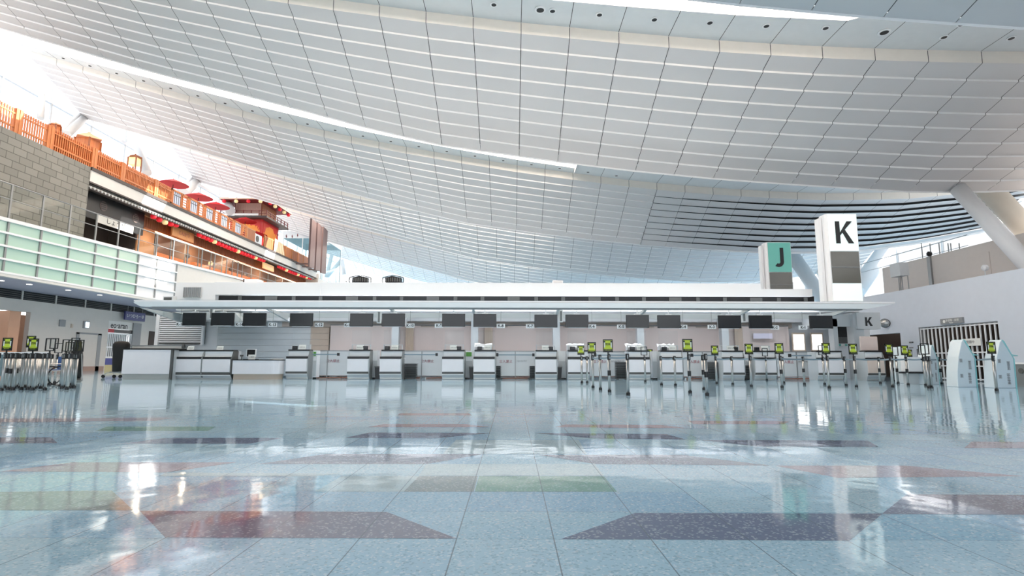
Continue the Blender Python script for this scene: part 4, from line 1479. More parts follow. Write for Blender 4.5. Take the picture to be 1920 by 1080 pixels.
MB().box(-.17, .17, -.005, 0, .13, .41).build('screen', SCREEN, c)
MB().box(-.03, .03, .0, .05, 0, .1).build('stand', BLACK, c)
MB().box(-.3, .25, -.05, .2, 0, .015).build('base', BLACK, c)
c = thing('notice_card', 'small white card standing before the monitor on the low desk', 'notice', (q.x + .12, 23.12, .82), group='notice cards on the counters')
MB().box(-.14, .14, 0, .03, 0, .2).build('card', PAPER, c)
text('ご案内', .07, GREY, c, (0, -.004, .1))
q = atY(452, 672, 23.2)
c = thing('barcode_scanner', 'small dark barcode scanner left of the monitor on the low desk', 'scanner', (q.x, 23.25, .82))
MB().tube((0, 0, 0), (0, 0, .12), .02, 8).build('stem', DGREY, c)
MB().box(-.05, .05, -.06, .04, .12, .19).build('head', DGREY, c)
t = thing('round_bin_cabinet', 'rounded steel cabinet right of the low desk', 'cabinet', (atY(510, 700, 24).x + .2, 24.0, 0))
MB().lathe([(.26, 0), (.28, .04), (.28, .82), (.26, .84)], 20).build('body', KICK, t, smooth=True)
MB().lathe([(.23, .84), (.2, .87)], 20).build('lid', GREY, t)

# ------------------------------------------------------------------ things on the island roof
for k, (px, rot) in enumerate([(676, .12), (738, -.05)]):
    q = atY(px, 528, 25.4)
    t = thing('floodlight', 'black caged floodlight on the island roof, %s' % ('left one beside the plant' if k == 0 else 'right one'), 'floodlight', (q.x, 25.4, 4.275), rot, 'black floodlights on the roof')
    m = MB()
    m.hexa([(-.36, -.15, .12), (0, -.28, .06), (0, .2, .06), (-.36, .2, .12), (-.36, -.15, .34), (0, -.28, .4), (0, .2, .4), (-.36, .2, .34)])
    m.hexa([(0, -.28, .06), (.36, -.15, .12), (.36, .2, .12), (0, .2, .06), (0, -.28, .4), (.36, -.15, .34), (.36, .2, .34), (0, .2, .4)])
    m.build('lamp_head', BLACK, t)
    m = MB()
    for s in (-1, 1):
        m.path([(s * .34, -.12, .06), (s * .48, -.12, .1), (s * .5, -.12, .2), (s * .48, -.12, .34), (s * .34, -.12, .38)], .022, 8)
    m.path([(-.34, -.12, .38), (0, -.2, .44), (.34, -.12, .38)], .018, 8)
    m.build('cage_handle', BLACK, t)
    m = MB()
    for i in range(7):
        x = -.3 + i * .1
        m.box(x, x + .05, -.3 + abs(x) * .36, -.2, .14, .32)
    m.build('cooling_fins', DGREY, t)
    MB().box(-.3, .3, -.2, .15, .0, .05).build('yoke_base', BLACK, t)
t = thing('roof_plant', 'dark leafy plant on the island roof left of the floodlights', 'plant', (atY(635, 530, 26).x, 26, 4.2))
m = MB()
rng = random.Random(3)
for k in range(230):
    f = rng.random()
    x = -.75 + 1.9 * f
    z = -.25 + .55 * rng.random() * (.5 + f * .7) + .05
    y = rng.uniform(-.25, .25)
    a, e_ = rng.uniform(0, 6.28), rng.uniform(-.6, .9)
    l, ww = .11, .035
    dx = Vector((cos(a) * cos(e_), sin(a) * cos(e_), sin(e_)))
    sd = dx.cross(Vector((0, 0, 1))).normalized() * ww
    c0 = Vector((x, y, z))
    m.add([c0, c0 + dx * l * .5 + sd, c0 + dx * l, c0 + dx * l * .5 - sd], [(0, 1, 2, 3)])
m.build('leaves', LEAF, t)
m = MB()
for k in range(14):
    x = -.6 + k * .13
    m.tube((x, 0, -.1), (x + rng.uniform(-.1, .1), rng.uniform(-.1, .1), .3 + .02 * k), .008, 5)
m.build('stems', LEAF, t)
q = atY(1046, 532, 26)
t = thing('roof_box', 'small white box standing on the middle of the island roof', 'box', (q.x, 26, 4.27))
MB().box(-.24, .24, 0, .4, 0, .34).build('casing', WHITE, t)
MB().box(-.2, .2, -.01, 0, .05, .3).build('cover', LGREY, t)
q = atY(467, 528, 26)
t = thing('roof_cabinet', 'white roof cabinet with a black edge at the left end of the island roof', 'cabinet', (q.x, 25.6, 4.2))
MB().box(-.03, .6, 0, .6, 0, .38).build('casing', WHITE, t)
MB().box(-.08, -.03, -.01, .6, 0, .38).build('black_edge', BLACK, t)
q0, q1 = atY(341, 558, 24.3), atY(376, 538, 24.3)
t = thing('roof_vent_panel', 'square grey vent panel at the left end of the white roof parapet', 'vent', (q0.x, 24.36, q0.z))
MB().box(0, q1.x - q0.x, 0, .05, 0, q1.z - q0.z).build('frame', LGREY, t)
m = MB()
for i in range(9):
    f = (i + .5) / 9 * (q1.x - q0.x)
    m.box(f - .03, f + .03, -.02, 0, .02, q1.z - q0.z - .02)
m.build('blades', GREY, t)
q0 = atY(315, 556, 23.8)
t = thing('roof_camera', 'small dark camera box on the white block left of the vent panel', 'camera', (q0.x, 23.8, 3.3))
MB().box(-.22, .22, 0, .3, .0, .26).build('housing', WHITE, t)
MB().box(-.17, .17, -.01, 0, .05, .2).build('window', DGREY, t)

# ------------------------------------------------------------------ letter towers
def tower(nm, X0_, Y_, z0, z1, face, lettr, label):
    t = thing('letter_tower', label, 'sign tower', (X0_, Y_, z0), group='tall letter towers')
    H_ = z1 - z0
    wd = 1.27
    MB().prism([(-.0, 0), (wd, 0), (wd, .5), (-.06, .5), (-.06, .12)], 'z', 0, H_).build('body', WHITE, t)
    MB().box(-.2, -.08, .3, .62, 0, H_ - .12).build('side_fin', WHITE, t)
    MB().box(.03, wd - .03, -.03, 0, H_ - 1.62, H_ - .03).build('letter_panel', face, t)
    MB().box(.04, wd - .04, -.02, 0, H_ - 3.0, H_ - 1.65).build('dark_display', DISPLAY, t)
    MB().box(.04, wd - .04, -.03, -.02, H_ - 2.34, H_ - 2.31).build('display_joint', GREY, t)
    MB().box(.03, wd - .03, -.03, 0, .03, H_ - 3.03).build('lower_panel', mat('backlit_white_panel', (236, 250, 248), .3, emit=.3), t)
    m = MB()
    zc = H_ - .82
    if lettr == 'K':
        m.prism([(.3, zc - .48), (.48, zc - .48), (.48, zc + .48), (.3, zc + .48)], 'y', -.06, -.03)
        m.prism([(.48, zc - .02), (.8, zc + .48), (1.02, zc + .48), (.62, zc + .03), (.48, zc - .14)], 'y', -.06, -.03)
        m.prism([(.56, zc + .06), (.68, zc + .14), (1.05, zc - .48), (.83, zc - .48)], 'y', -.0605, -.03)
    else:
        arc_o = [(.55 - .26 * 0 + .28 * cos(a), zc - .26 + .28 * sin(a)) for a in np.linspace(0, -pi * .72, 10)]
        arc_i = [(.55 + .1 * cos(a), zc - .26 + .1 * sin(a)) for a in np.linspace(-pi * .72, 0, 10)]
        m.prism([(.83, zc + .5)] + arc_o + arc_i + [(.65, zc + .5)], 'y', -.06, -.03)
    m.build('letter', LETTER, t)
    return t


k0 = atY(1562, 563, 23)
tower('K', k0.x, 23.0, 3.3, 7.09, mat('backlit_white_panel', (236, 250, 248), .3, emit=.3), 'K', 'tall white sign tower with a black K above a dark display')
j0 = atY(1441, 509, 29)
tower('J', j0.x, 29.0, 3.3, 7.16, mat('backlit_teal_panel', (104, 180, 168), .3, emit=.15), 'J', 'tall sign tower with a black J on a teal panel, standing behind')
b = MB().box(k0.x - .5, k0.x + 1.6, 22.9, 24.4, 3.22, 3.3)
b.box(j0.x - .5, j0.x + 1.6, 28.9, 30.4, 3.0, 3.3)
struct(b.build('trim_4', [LGREY]))

# ------------------------------------------------------------------ right side
XR = 19.0
ga, gb = atX(1725, 650, XR).y, atX(1876, 650, XR).y          # gate far and near edge
oa, ob = atX(1622, 650, XR).y, atX(1690, 650, XR).y          # dark opening
zg, zo = 2.38, 2.2
b = MB()
b.box(XR, XR + .3, -29, gb, 0, 4.25)
b.box(XR, XR + .3, gb, ga, zg, 4.25)
b.box(XR, XR + .3, ga, ob, 0, 4.25)
b.box(XR, XR + .3, ob, oa, zo, 4.25)
b.box(XR, XR + .3, oa, 60, 0, 4.25)
b.box(XR + .31, XR + 6, -29, 60, 4.1, 4.2)
struct(b.build('wall_right', [mat('cool_white_wall', (214, 220, 230), .45)]))
b = MB()
b.box(XR + .3, XR + 5, ga + .3, ga + .5, 0, 4)
b.box(XR + 4.8, XR + 5, 14, 34, 0, 4)
b.box(XR + .3, XR + 5, gb - .5, gb - .3, 0, 4)
b.box(XR + .3, XR + 5, oa, oa + .2, 0, 4)
b.box(XR + .3, XR + 5, gb - .4, oa, 3.8, 4)
struct(b.build('wall_right', [DBROWN]))
b = MB()                                                     # upper beige wall behind
q = atX(1654, 501, 24)
b.box(24, 24.4, -29, q.y, 4, 6.8, 0)
b.box(23.9, 24.02, atX(1742, 470, 24).y - .12, atX(1742, 470, 24).y + .12, 4, 6.8, 1)
b.box(23.96, 24.0, atX(1856, 480, 24).y, atX(1832, 480, 24).y, 4.3, 6.3, 0)
b.box(24.4, 37, -29, q.y, 6.3, 6.58, 0)
struct(b.build('wall_right', [mat('upper_beige_wall', (216, 208, 202), .55), STEEL]))
b = MB()                                                     # glazing along the eave on the right
for y in np.arange(-28, 140, 6.0):
    b.box(39.9, 40.05, y, y + .14, 0, 12.5)
w2 = struct(b.build('window_2', [LGREY]))
struct(MB().box(40.0, 40.02, -29, 140, 0, 12).build('pane', glass('dimmed_window_glass', (.57, .58, .59), .02), w2))  # tint added to cut the daylight reaching the right part of the ceiling
for y, pw in ((oa - 1.5, 50), (gb + 2, 50)):  # added fill lights, lifting the dark rooms behind the wall openings
    d = bpy.data.lights.new('back_room_fill', 'POINT')
    d.energy, d.color, d.shadow_soft_size = pw, (1, .93, .86), .2
    o = bpy.data.objects.new('back_room_fill', d)
    COL.objects.link(o)
    o.location = (XR + 2.4, y, 3.3)
# gate grille
g = thing('folding_grille', 'white folding grille shutter closing the wide opening in the right wall', 'shutter', (XR + .08, gb, 0))
L_ = ga - gb
m = MB()
n = 18
for k in range(n + 1):
    m.box(-.025, .025, L_ * k / n - .022, L_ * k / n + .022, .02, zg)
m.build('upright_bars', WHITE, g)
m = MB()
for z in (.08, .62, 1.18, 2.3):
    m.box(-.03, .03, 0, L_, z - .025, z + .025)
m.build('cross_bars', WHITE, g)
MB().box(-.05, .05, -.06, L_ + .05, zg - .04, zg + .06).build('head_rail', GREY, g)
MB().box(-.06, .25, L_ - .02, L_ + .35, 0, zg).build('guide_post', GREY, g)
t = thing('wall_sign', 'grey hanging sign with white pictogram and lettering above the folding grille', 'sign', (XR - .08, atX(1808, 600, XR).y, 2.42))
d = atX(1766, 600, XR).y - atX(1808, 600, XR).y
MB().box(0, .1, 0, d, 0, .24).build('board', GREY, t)
text('手荷物・両替', .12, PAPER, t, (-.004, d * .45, .14), (pi / 2, 0, -pi / 2))
text('Baggage', .07, PAPER, t, (-.004, d * .5, .05), (pi / 2, 0, -pi / 2))
MB().lathe([(.07, -.004), (.07, .0)], 14, (0, d * .82, .12), axis='x').build('pictogram', PAPER, t)
# projecting K panel above the opening
q0, q1 = atY(1614, 616, 24.3), atY(1650, 590, 24.3)
t = thing('wall_letter_panel', 'white panel lettered with a black K at the right end of the island', 'sign', (q0.x, 24.3, q0.z))
MB().box(-.15, q1.x - q0.x, 0, .3, -.02, q1.z - q0.z + .1).build('panel', LGREY, t)
m = MB()
s = .38
x0, z0 = .22, .12
m.prism([(x0, z0), (x0 + .08, z0), (x0 + .08, z0 + s), (x0, z0 + s)], 'y', -.02, 0)
m.prism([(x0 + .08, z0 + .18), (x0 + .2, z0 + s), (x0 + .3, z0 + s), (x0 + .13, z0 + .17), (x0 + .08, z0 + .13)], 'y', -.02, 0)
m.prism([(x0 + .11, z0 + .21), (x0 + .16, z0 + .25), (x0 + .31, z0), (x0 + .21, z0)], 'y', -.0205, 0)
m.build('letter', LETTER, t)
q = atX(1659, 606, 18.8)
t = thing('convex_mirror', 'round convex mirror mounted on the wall right of the K panel', 'mirror', q, .9)
MB().lathe([(.03, -.09), (.12, -.075), (.2, -.03), (.22, 0)], 20, axis='x').build('mirror_face', CHROME, t, smooth=True)
MB().lathe([(.23, 0), (.23, .05), (.12, .08)], 20, axis='x').build('back_shell', BLACK, t)
MB().tube((.05, 0, 0), (.2, -.12, 0), .03, 8).build('bracket', STEEL, t)
# pillar and lit poster wall between K-1 and the opening
b = MB()
xa, xb = atY(1565, 650, 24.6).x, atY(1571, 650, 24.6).x
b.box(xa, xb + .05, 24.6, 25.0, 0, 2.7)
xc, xd = atY(1603, 650, 24.4).x, atY(1622, 650, 24.4).x
b.box(xc, xd, 24.4, 24.9, 0, 2.9)
b.box(xa, xd, 24.6, 24.9, 2.35, 2.9)
struct(b.build('column', [LGREY]))
q0, q1 = atY(1488, 657, 26.1), atY(1507, 626, 26.1)
for k, (xp0, xp1, yp0, yp1, lab) in enumerate([(1489, 1507, 627, 656, 'bright lit doorway glass at the right end of the pink sheets'), (1524, 1541, 627, 656, 'bright lit doorway glass behind counter K-1, below its screen')]):
    q0, q1 = atY(xp0, yp1, 26.05), atY(xp1, yp0, 26.05)
    t = thing('lit_door_panel', lab, 'door panel', (q0.x, 26.05, q0.z), group='lit glass panels at the right end')
    MB().box(0, q1.x - q0.x, 0, .03, 0, q1.z - q0.z).build('lit_glass', mat('lit_white_glass', (255, 252, 248), .3, emit=1.3), t)
    MB().box(-.06, q1.x - q0.x + .06, .01, .05, -.06, q1.z - q0.z + .08).build('frame', TAN, t)
    text('入口', .14, GREY, t, ((q1.x - q0.x) / 2, -.005, .28))
q0, q1 = atY(1569, 632, 25.6), atY(1603, 601, 25.6)
t = thing('dark_display_board', 'black display board behind glass, between the pillars right of K-1', 'display', (q0.x, 25.6, q0.z))
MB().box(0, q1.x - q0.x, 0, .05, 0, q1.z - q0.z).build('board', BLACK, t)
MB().box(0, q1.x - q0.x, -.01, 0, -.3, -.0).build('grey_panel', DGREY, t)
for k in range(5):
    MB().box(.05 + k * .15, .16 + k * .15, -.02, 0, -.42, -.32).build('poster', [TEAL, PAPER][k % 2], t)
q0, q1 = atY(1413, 635, 26), atY(1448, 625, 26)
t = thing('curtain_window', 'pale lilac window strip in the pink sheet above counter K-2', 'window strip', (q0.x, 26.0, q0.z))
MB().box(0, q1.x - q0.x, 0, .02, 0, q1.z - q0.z).build('pane', mat('lilac_pane', (232, 226, 242), .2), t)

# big inclined pipe columns and upper fittings
pipe('column', atY(1797, 354, 26.9), atY(1985, 560, 23.4), .37, WHITE)
pipe('column', atY(1838, 338, 31), atY(1990, 500, 31), .6, mat('cream_pipe', (226, 216, 202), .5))
pipe('column', atY(1487, 480, 52), atY(1556, 580, 48), .62, LGREY)
pipe('column', atY(1658, 470, 50), atY(1606, 545, 48), .7, WHITE)
pipe('column', atY(1530, 484, 60), atY(1556, 540, 58), .6, OFFWHITE)
pipe('column', atY(1908, 470, 27), atY(1898, 520, 26.5), .3, WHITE)
# railing on the upper level
t = thing('upper_railing', 'thin steel railing on the upper level at the far right', 'railing', (30, 40, 6.5))
for px in (1730, 1746, 1763, 1780, 1785, 1801):
    c0, c1 = atX(px, 482, 30), atX(px, 458, 30)
    MB().tube((0, c0.y - 40, c0.z - 6.7), (0, c0.y - 40, c1.z - 6.4), .04, 6).build('post', STEEL, t)
a0, a1 = atX(1612, 474, 30), atX(1815, 457, 30)
MB().tube((0, a0.y - 40, 2.6), (0, a1.y - 40, 2.6), .03, 6).build('hand_rail', STEEL, t)
MB().tube((0, a0.y - 40, 1.9), (0, a1.y - 40, 1.9), .02, 6).build('mid_rail', STEEL, t)
q = atX(1688, 525, 22)
t = thing('roof_antenna_box', 'grey equipment box on thin legs standing on the right wall top', 'equipment box', (22, q.y, 4.2))
MB().box(-.25, .25, -.4, .4, q.z - 4.0, q.z - 3.5 + .25).build('casing', LGREY, t)
for s in (-.2, .0, .22):
    MB().tube((s, s * .8, 0), (s, s * .8, q.z - 4.0), .03, 6).build('leg', STEEL, t)
MB().path([(0, -.35, q.z - 4.0), (0, -.6, q.z - 4.05), (0, -.62, 0)], .03, 6).build('conduit', STEEL, t)
for k, (px, py, X_, lab) in enumerate([(1846, 502, 22, 'small white spotlight on a stem above the right wall'), (1742, 476, 23.9, 'small dark camera on top of the beige upper wall joint')]):
    q = atX(px, py, X_)
    t = thing('spotlight', lab, 'spotlight', (X_, q.y, 4.2 if k == 0 else 6.8))
    hh = q.z - (4.2 if k == 0 else 6.8)
    MB().tube((0, 0, 0), (0, 0, max(.05, hh)), .03, 6).build('stem', LGREY, t)
    MB().lathe([(.06, -.12), (.14, -.05), (.14, .08), (.05, .1)], 12, (0, 0, max(.1, hh)), axis='x').build('head', WHITE if k == 0 else BLACK, t)

# ---- self-service kiosks
def kiosk(px, pyb, Y_, rot, label, s=1.0):
    q = atY(px, pyb, Y_)
    t = thing('self_service_kiosk', label, 'kiosk', (q.x, Y_, 0), rot, 'self-service kiosks by the grille')
    t.scale = (s, s, s)
    prof = [(-.32, 0), (-.28, .5), (-.2, .95), (-.05, 1.42), (.02, 1.5), (.3, .98), (.33, .9), (.3, 0)]
    MB().prism(prof, 'y', -.22, .22).build('shell', KIOSKWHITE, t, bevel=.015)
    prof2 = [(.34, 0), (.36, .9), (.1, 1.45), (.04, 1.5), (.02, 1.49), (.3, .98), (.33, .9), (.3, 0)]
    MB().prism(prof2, 'y', -.225, .225).build('aqua_edge', KIOSKTEAL, t)
    for x, z, nn, dz in ((.06, .12, 7, .05), (.1, .56, 7, .04), (-.2, .3, 4, .03), (-.18, .78, 4, .03)):
        m = MB()
        for k in range(nn):
            m.box(x, x + .09, -.228, -.22, z + k * dz, z + (k + .55) * dz)
        m.box(x + .04, x + .05, -.2265, -.22, z, z + (nn - .5) * dz)
        m.build('vent_grille', GREY, t)
    m = MB()
    m.hexa([(.3, -.2, 1.02), (.5, -.2, .99), (.5, .2, .99), (.3, .2, 1.02), (.3, -.2, 1.05), (.5, -.2, 1.01), (.5, .2, 1.01), (.3, .2, 1.05)])
    m.build('reader_shelf', KIOSKTEAL, t)
    MB().box(.2, .34, -.12, .12, 1.08, 1.14).build('printer_slot', BLACK, t)
    return t


kiosk(1803, 724, 17.8, 0.05, 'pale self-service kiosk with aqua edge left of the rightmost one', 1.0)
kiosk(1875, 724, 17.2, 0.02, 'rightmost pale self-service kiosk with aqua edge, before the right wall', .98)
kiosk(1742, 724, 19.6, .5, 'self-service kiosk with aqua edge partly hidden behind barrier posts', .92)
kiosk(1692, 718, 20.6, .9, 'farthest self-service kiosk, aqua side showing behind sign posts', .9)
q = atX(1905, 690, 17.6)
t = thing('grey_machine', 'low dark grey machine with round dials at the right photo edge', 'machine', (17.4, q.y - .2, 0))
MB().box(-.5, .9, -1.4, .3, 0, .72).build('body', STEEL, t)
MB().box(-.52, .92, -1.42, .32, .72, .78).build('white_top', WHITE, t)
for k in range(3):
    MB().lathe([(.09, -.02), (.09, 0)], 16, (-.5, .05 - k * .4, .5), axis='x').build('dial', DGREY, t)
q = atY(1666, 690, 20)
t = thing('small_side_table', 'white podium with black shelf behind the sign posts by the kiosks', 'podium', (atY(1716, 700, 19.5).x, 19.5, 0))
MB().box(-.2, .25, 0, .4, .45, .95).build('upper_box', WHITE, t)
MB().box(-.3, .3, -.05, .4, .38, .44).build('shelf', BLACK, t)
MB().box(-.15, .2, .1, .4, 0, .38).build('foot', LGREY, t)
q = atX(1708, 642, XR)
for k, (py, lab) in enumerate([(642, 'small black wall plate left of the folding grille'), (652, 'small grey wall switch below the black plate')]):
    q = atX(1709, py, XR)
    o = MB().box(-.03, 0, -.12, .12, -.03, .03).build('wall_plate', BLACK if k == 0 else GREY, loc=(XR, q.y, q.z))
    tag(o, lab, 'wall plate')
q0 = atX(1874, 0, XR)
t = thing('grille_notice', 'white paper notice fixed to the bars of the folding grille', 'notice', (XR - .0, atX(1840, 652, XR).y, 1.45))
MB().box(0, .01, 0, .95, 0, .3).build('sheet', PAPER, t)
text('閉鎖中', .14, GREY, t, (-.004, .5, .15), (pi / 2, 0, -pi / 2))

# ------------------------------------------------------------------ belt barrier posts
HP = .96
pp = thing('barrier_post', '', 'barrier post')
MB().lathe([(.036, .03), (.036, HP - .12)], 12).build('pole', CHROME, pp, smooth=True)
MB().lathe([(.047, 0), (.047, .06), (.038, .065)], 14).build('foot', BLACK, pp)
MB().lathe([(.042, HP - .14), (.042, HP - .01), (.034, HP)], 12).build('cassette', BLACK, pp)
MB().box(-.012, .012, -.05, .05, HP - .12, HP - .03).build('belt_slot', STEEL, pp)
pm = copy_tree(pp)
MB().lathe([(.043, .42), (.043, .55)], 12).build('lower_cassette', BLACK, pm)
sgn = thing('sign_holder', '', 'sign holder')
fr = MB()
fr.box(-.125, .125, -.012, .012, 0, .03)
fr.box(-.125, .125, -.012, .012, .3, .33)
fr.box(-.125, -.105, -.012, .012, 0, .33)
fr.box(.105, .125, -.012, .012, 0, .33)
fr.box(-.015, .015, -.01, .01, -.05, .0)
fr.build('frame', BLACK, sgn)
MB().box(-.105, .105, -.004, .004, .03, .3).build('lime_sheet', SIGNLIME, sgn)
m = MB()
for sx in (-1, 1):
    m.box(sx * .085 - .014, sx * .085 + .014, -.008, -.004, .12, .25)
    m.box(sx * .085 - .02, sx * .085 + .02, -.0085, -.004, .25, .29, 1)
m.box(-.1, .1, -.008, -.004, .03, .08, 1)
m.build('printed_figures', [PAPER, BLACK], sgn)
text('間隔', .07, LETTER, sgn, (0, -.006, .2))
text('DISTANCE', .03, SIGNLIME, sgn, (0, -.011, .055))
sgb = thing('sign_holder', '', 'sign holder')
fr2 = MB()
fr2.box(-.125, .125, -.012, .012, 0, .022)
fr2.box(-.125, .125, -.012, .012, .308, .33)
fr2.box(-.125, -.103, -.012, .012, 0, .33)
fr2.box(.103, .125, -.012, .012, 0, .33)
fr2.box(-.015, .015, -.01, .01, -.05, .0)
fr2.build('frame', BLACK, sgb)
MB().box(-.105, .105, -.003, .003, .02, .31).build('clear_sheet', ACRYLIC, sgb)
pool = {id(q): False for q in ()}
_used = {}


def inst(src):
    if src.name not in _used:
        _used[src.name] = 1
        return src
    return copy_tree(src)


# x, y of the foot in the survey picture, sign (0 none, 1 lime, 2 empty frame), lower cassette
RP = [(1083.5, 710, 0, 0), (1091, 717, 1, 0), (1101, 717, 0, 0), (1112, 726, 1, 0), (1126, 730, 0, 0), (1143, 734, 1, 1), (1178, 740, 0, 0), (1210, 715, 2, 0), (1221, 708, 1, 1),
      (1240.5, 721, 0, 0), (1266.5, 722, 0, 0), (1294, 736, 1, 1), (1320, 730, 0, 1), (1326, 741, 0, 1), (1344, 718.5, 1, 0), (1374, 720, 0, 0), (1409, 724, 1, 0), (1438, 712, 2, 0),
      (1466.5, 726, 1, 1), (1470, 717, 0, 0), (1508.5, 720, 0, 1), (1546.5, 720, 2, 0), (1555, 727, 1, 0), (1587, 722, 0, 1), (1599, 707, 1, 1), (1606, 725, 1, 1), (1637, 709, 0, 0),
      (1651, 718, 0, 1), (1659, 710, 0, 1), (1674, 725, 1, 0), (1679, 714, 0, 1), (1684, 718, 2, 1), (1687, 713, 2, 0), (1691, 712, 0, 0), (1703, 721, 1, 1), (1710, 710, 1, 1),
      (1731, 712, 2, 1), (1736, 722, 2, 0), (1742, 727, 2, 0), (1747, 727, 0, 0), (1766, 719, 0, 1), (1817, 719, 1, 0), (1869, 732, 1, 0)]
PW = {}
SIGNTXT = {0: 'bare top', 1: 'lime sign on top', 2: 'empty sign frame on top'}
for k, (px, py, s, lo) in enumerate(RP):
    q = atZ(px, py + 1.5, 0)
    o = inst(pm if lo else pp)
    o.location = (q.x, q.y, 0)
    o['label'] = 'silver barrier post with black cassette, %s of the right queue counted from its left end' % ORD[k]
    o['group'] = 'barrier posts of the right queue'
    PW[px] = q
    if s:
        g = inst(sgn if s == 1 else sgb)
        g.location = (q.x - .02, q.y, HP + .05)
        g.rotation_euler = (0, 0, .04 * ((k * 7) % 5 - 2))
        g['label'] = ('lime notice in a black frame' if s == 1 else 'black frame without a notice') + ' on the %s post of the right queue' % ORD[k]
        g['group'] = 'sign holders of the right queue'
SEQ = [(1112, 1126, 1143, 1178), (1240.5, 1266.5, 1294), (1344, 1374, 1409), (1409, 1438, 1466.5), (1466.5, 1508.5, 1546.5), (1546.5, 1587, 1606), (1606, 1651, 1674, 1703, 1736, 1766, 1817, 1869), (1091, 1101)]
n = 0
for sq in SEQ:
    for a, c in zip(sq[:-1], sq[1:]):
        p, q = PW[a], PW[c]
        d = (q - p)
        L_ = d.length
        ang = math.atan2(d.y, d.x)
        t = thing('queue_belt', 'blue-grey belt strung between two posts of the right queue, %s span from the left' % ORD[n], 'belt', (p.x, p.y, HP - .09), ang, 'belts of the right queue')
        mm = MB()
        k_ = 6
        for i in range(k_):
            f0, f1 = i / k_, (i + 1) / k_
            x0, x1 = .05 + (L_ - .1) * f0, .05 + (L_ - .1) * f1
            z0, z1 = -.015 * sin(pi * f0), -.015 * sin(pi * f1)
            mm.hexa([(x0, -.003, z0 - .025), (x1, -.003, z1 - .025), (x1, .003, z1 - .025), (x0, .003, z0 - .025), (x0, -.003, z0 + .025), (x1, -.003, z1 + .025), (x1, .003, z1 + .025), (x0, .003, z0 + .025)])
        mm.build('webbing', BELT, t)
        MB().box(L_ - .07, L_ - .04, -.012, .012, -.03, .03).build('end_clip', BLACK, t)
        n += 1
LPX = [(2, 733, 1), (9, 728, 0), (15, 731, 0), (21, 725, 0), (27, 729, 0), (33, 722, 0), (40, 731, 0), (47, 727, 1), (52, 731, 1), (58, 724, 0), (64, 730, 0), (70, 725, 0), (76, 729, 0),
       (84, 732, 2), (92, 722, 2), (102, 719, 2), (116, 729, 2), (122, 722, 2), (127, 728, 2), (132, 723, 2), (135, 728, 0), (139, 728, 2), (-10, 731, 0), (-22, 728, 0), (-34, 732, 0), (5, 726, 0), (12, 723, 0), (18, 729, 0), (24, 732, 0), (30, 726, 0), (37, 728, 0), (44, 724, 0), (55, 728, 0), (61, 732, 0), (67, 728, 0), (73, 722, 0), (81, 726, 0), (113, 725, 0), (119, 727, 0), (125, 731, 0)]
for k, (px, py, s) in enumerate(sorted(LPX)):
    q = atZ(px, py, 0)
    o = inst(pm if k in (5, 7, 11, 13, 16) else pp)
    o.location = (q.x, q.y, 0)
    o['label'] = 'silver barrier post in the tight left cluster, %s counted from the left' % ORD[k]
    o['group'] = 'barrier posts parked on the left'
    if s:
        g = inst(sgn if s == 1 else sgb)
        g.location = (q.x + .02, q.y - .005, HP + .05 + (.12 if k % 4 == 1 else 0))
        g['label'] = ('lime notice in a black frame' if s == 1 else 'black frame without a notice') + ' above the left cluster, on its %s post' % ORD[k]
        g['group'] = 'sign holders of the left cluster'

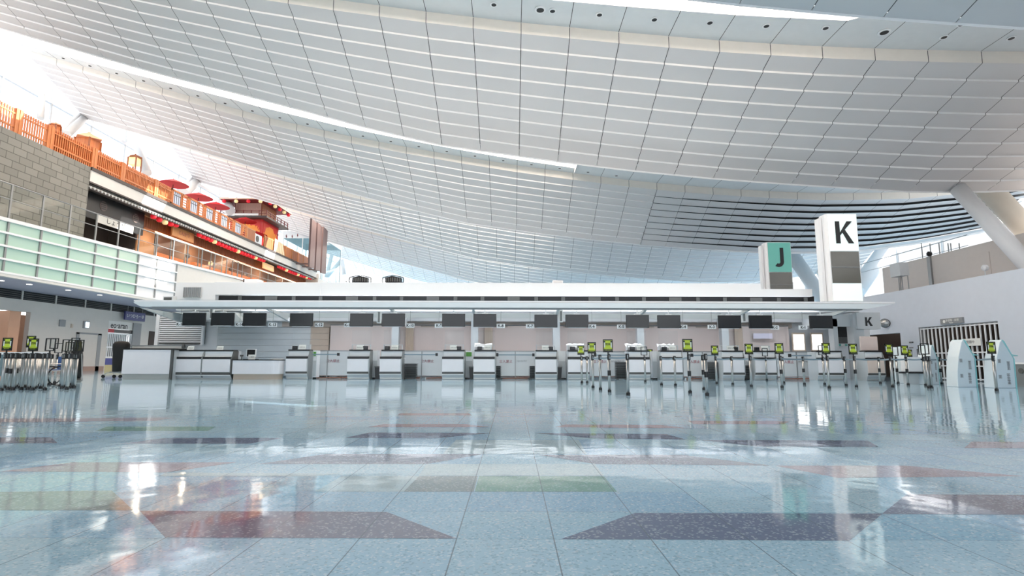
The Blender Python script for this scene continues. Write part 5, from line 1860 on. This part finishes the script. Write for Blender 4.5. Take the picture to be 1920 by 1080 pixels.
# ---- wheelchair, trolley and covered stand on the left
q = atZ(101, 723, 0)
t = thing('wheelchair', 'folded blue wheelchair with black tyres parked behind the left posts', 'wheelchair', (q.x, q.y, 0), -.5)
for s in (-.24, .24):
    m = MB()
    for i in range(20):
        a0, a1 = 2 * pi * i / 20, 2 * pi * (i + 1) / 20
        m.tube((s, .28 * cos(a0), .3 + .28 * sin(a0)), (s, .28 * cos(a1), .3 + .28 * sin(a1)), .018, 6)
    wl = m.build('rear_wheel', RUBBER, t)
    m = MB()
    for i in range(8):
        a0 = 2 * pi * i / 8
        m.tube((s, 0, .3), (s, .28 * cos(a0), .3 + .28 * sin(a0)), .005, 4)
    m.build('spokes', CHROME, wl)
    m = MB()
    m.path([(s * .9, .2, .9), (s * .9, .12, .45), (s * .9, -.35, .45), (s * .9, -.5, .12)], .014, 6)
    m.path([(s * .9, .12, .66), (s * .9, -.25, .66), (s * .9, -.28, .45)], .014, 6)
    m.build('side_frame', CHROME, t)
    MB().lathe([(.08, -.015), (.08, .015)], 14, (s * .9, -.4, .08), axis='x').build('caster', RUBBER, t)
    MB().tube((s * .9, .2, .9), (s * .9, .34, .92), .02, 8).build('push_handle', BLACK, t)
MB().box(-.21, .21, -.33, .12, .44, .49).build('seat', BLUECLOTH, t)
MB().box(-.21, .21, .12, .16, .5, .88).build('backrest', BLUECLOTH, t)
q = atZ(140, 716, 0)
t = thing('covered_stand', 'tall narrow stand covered in black cloth beside the left posts', 'covered stand', (q.x, q.y, 0))
MB().lathe([(.16, .12), (.2, .4), (.17, .9), (.13, 1.15), (.1, 1.32), (.11, 1.42), (.05, 1.5)], 12).build('black_cover', RUBBER, t, smooth=True)
m = MB()
m.path([(.18, -.05, 1.0), (.34, -.1, .05)], .02, 6)
m.path([(-.14, -.1, .04), (.36, -.12, .04)], .025, 6)
m.build('leg', CHROME, t)
MB().lathe([(.18, 0), (.18, .12)], 14).build('base', DGREY, t)
q = atZ(212, 709, 0)
t = thing('luggage_trolley', 'silver luggage trolley with a long front bar left of the white counter', 'trolley', (q.x, q.y, 0))
m = MB()
m.path([(-.5, .1, .1), (-.3, 0, .22), (0, 0, .24), (.3, .05, .22)], .02, 8)
m.path([(-.12, .2, .15), (-.16, .2, .8), (-.2, .2, 1.15), (-.1, .2, 1.4), (.1, .2, 1.45)], .02, 8)
m.path([(.22, .4, .15), (.22, .4, 1.5)], .02, 8)
m.build('tubular_frame', CHROME, t)
for x in (-.5, -.02, .25):
    MB().lathe([(.075, -.02), (.075, .02)], 14, (x, .08, .075), axis='y').build('wheel', RUBBER, t)
MB().box(-.2, .32, .02, .45, .24, .28).build('deck', STEEL, t)
MB().tube((-.2, .2, 1.42), (.25, .2, 1.55), .03, 8).build('handle', PAPER, t)
t = thing('black_load', 'black covered load standing on the luggage trolley', 'load', (q.x + .08, q.y + .22, .285))
MB().lathe([(.26, 0), (.28, .3), (.3, .8), (.33, 1.05), (.32, 1.2), (.25, 1.3), (.1, 1.33)], 14).build('cover', RUBBER, t, smooth=True)
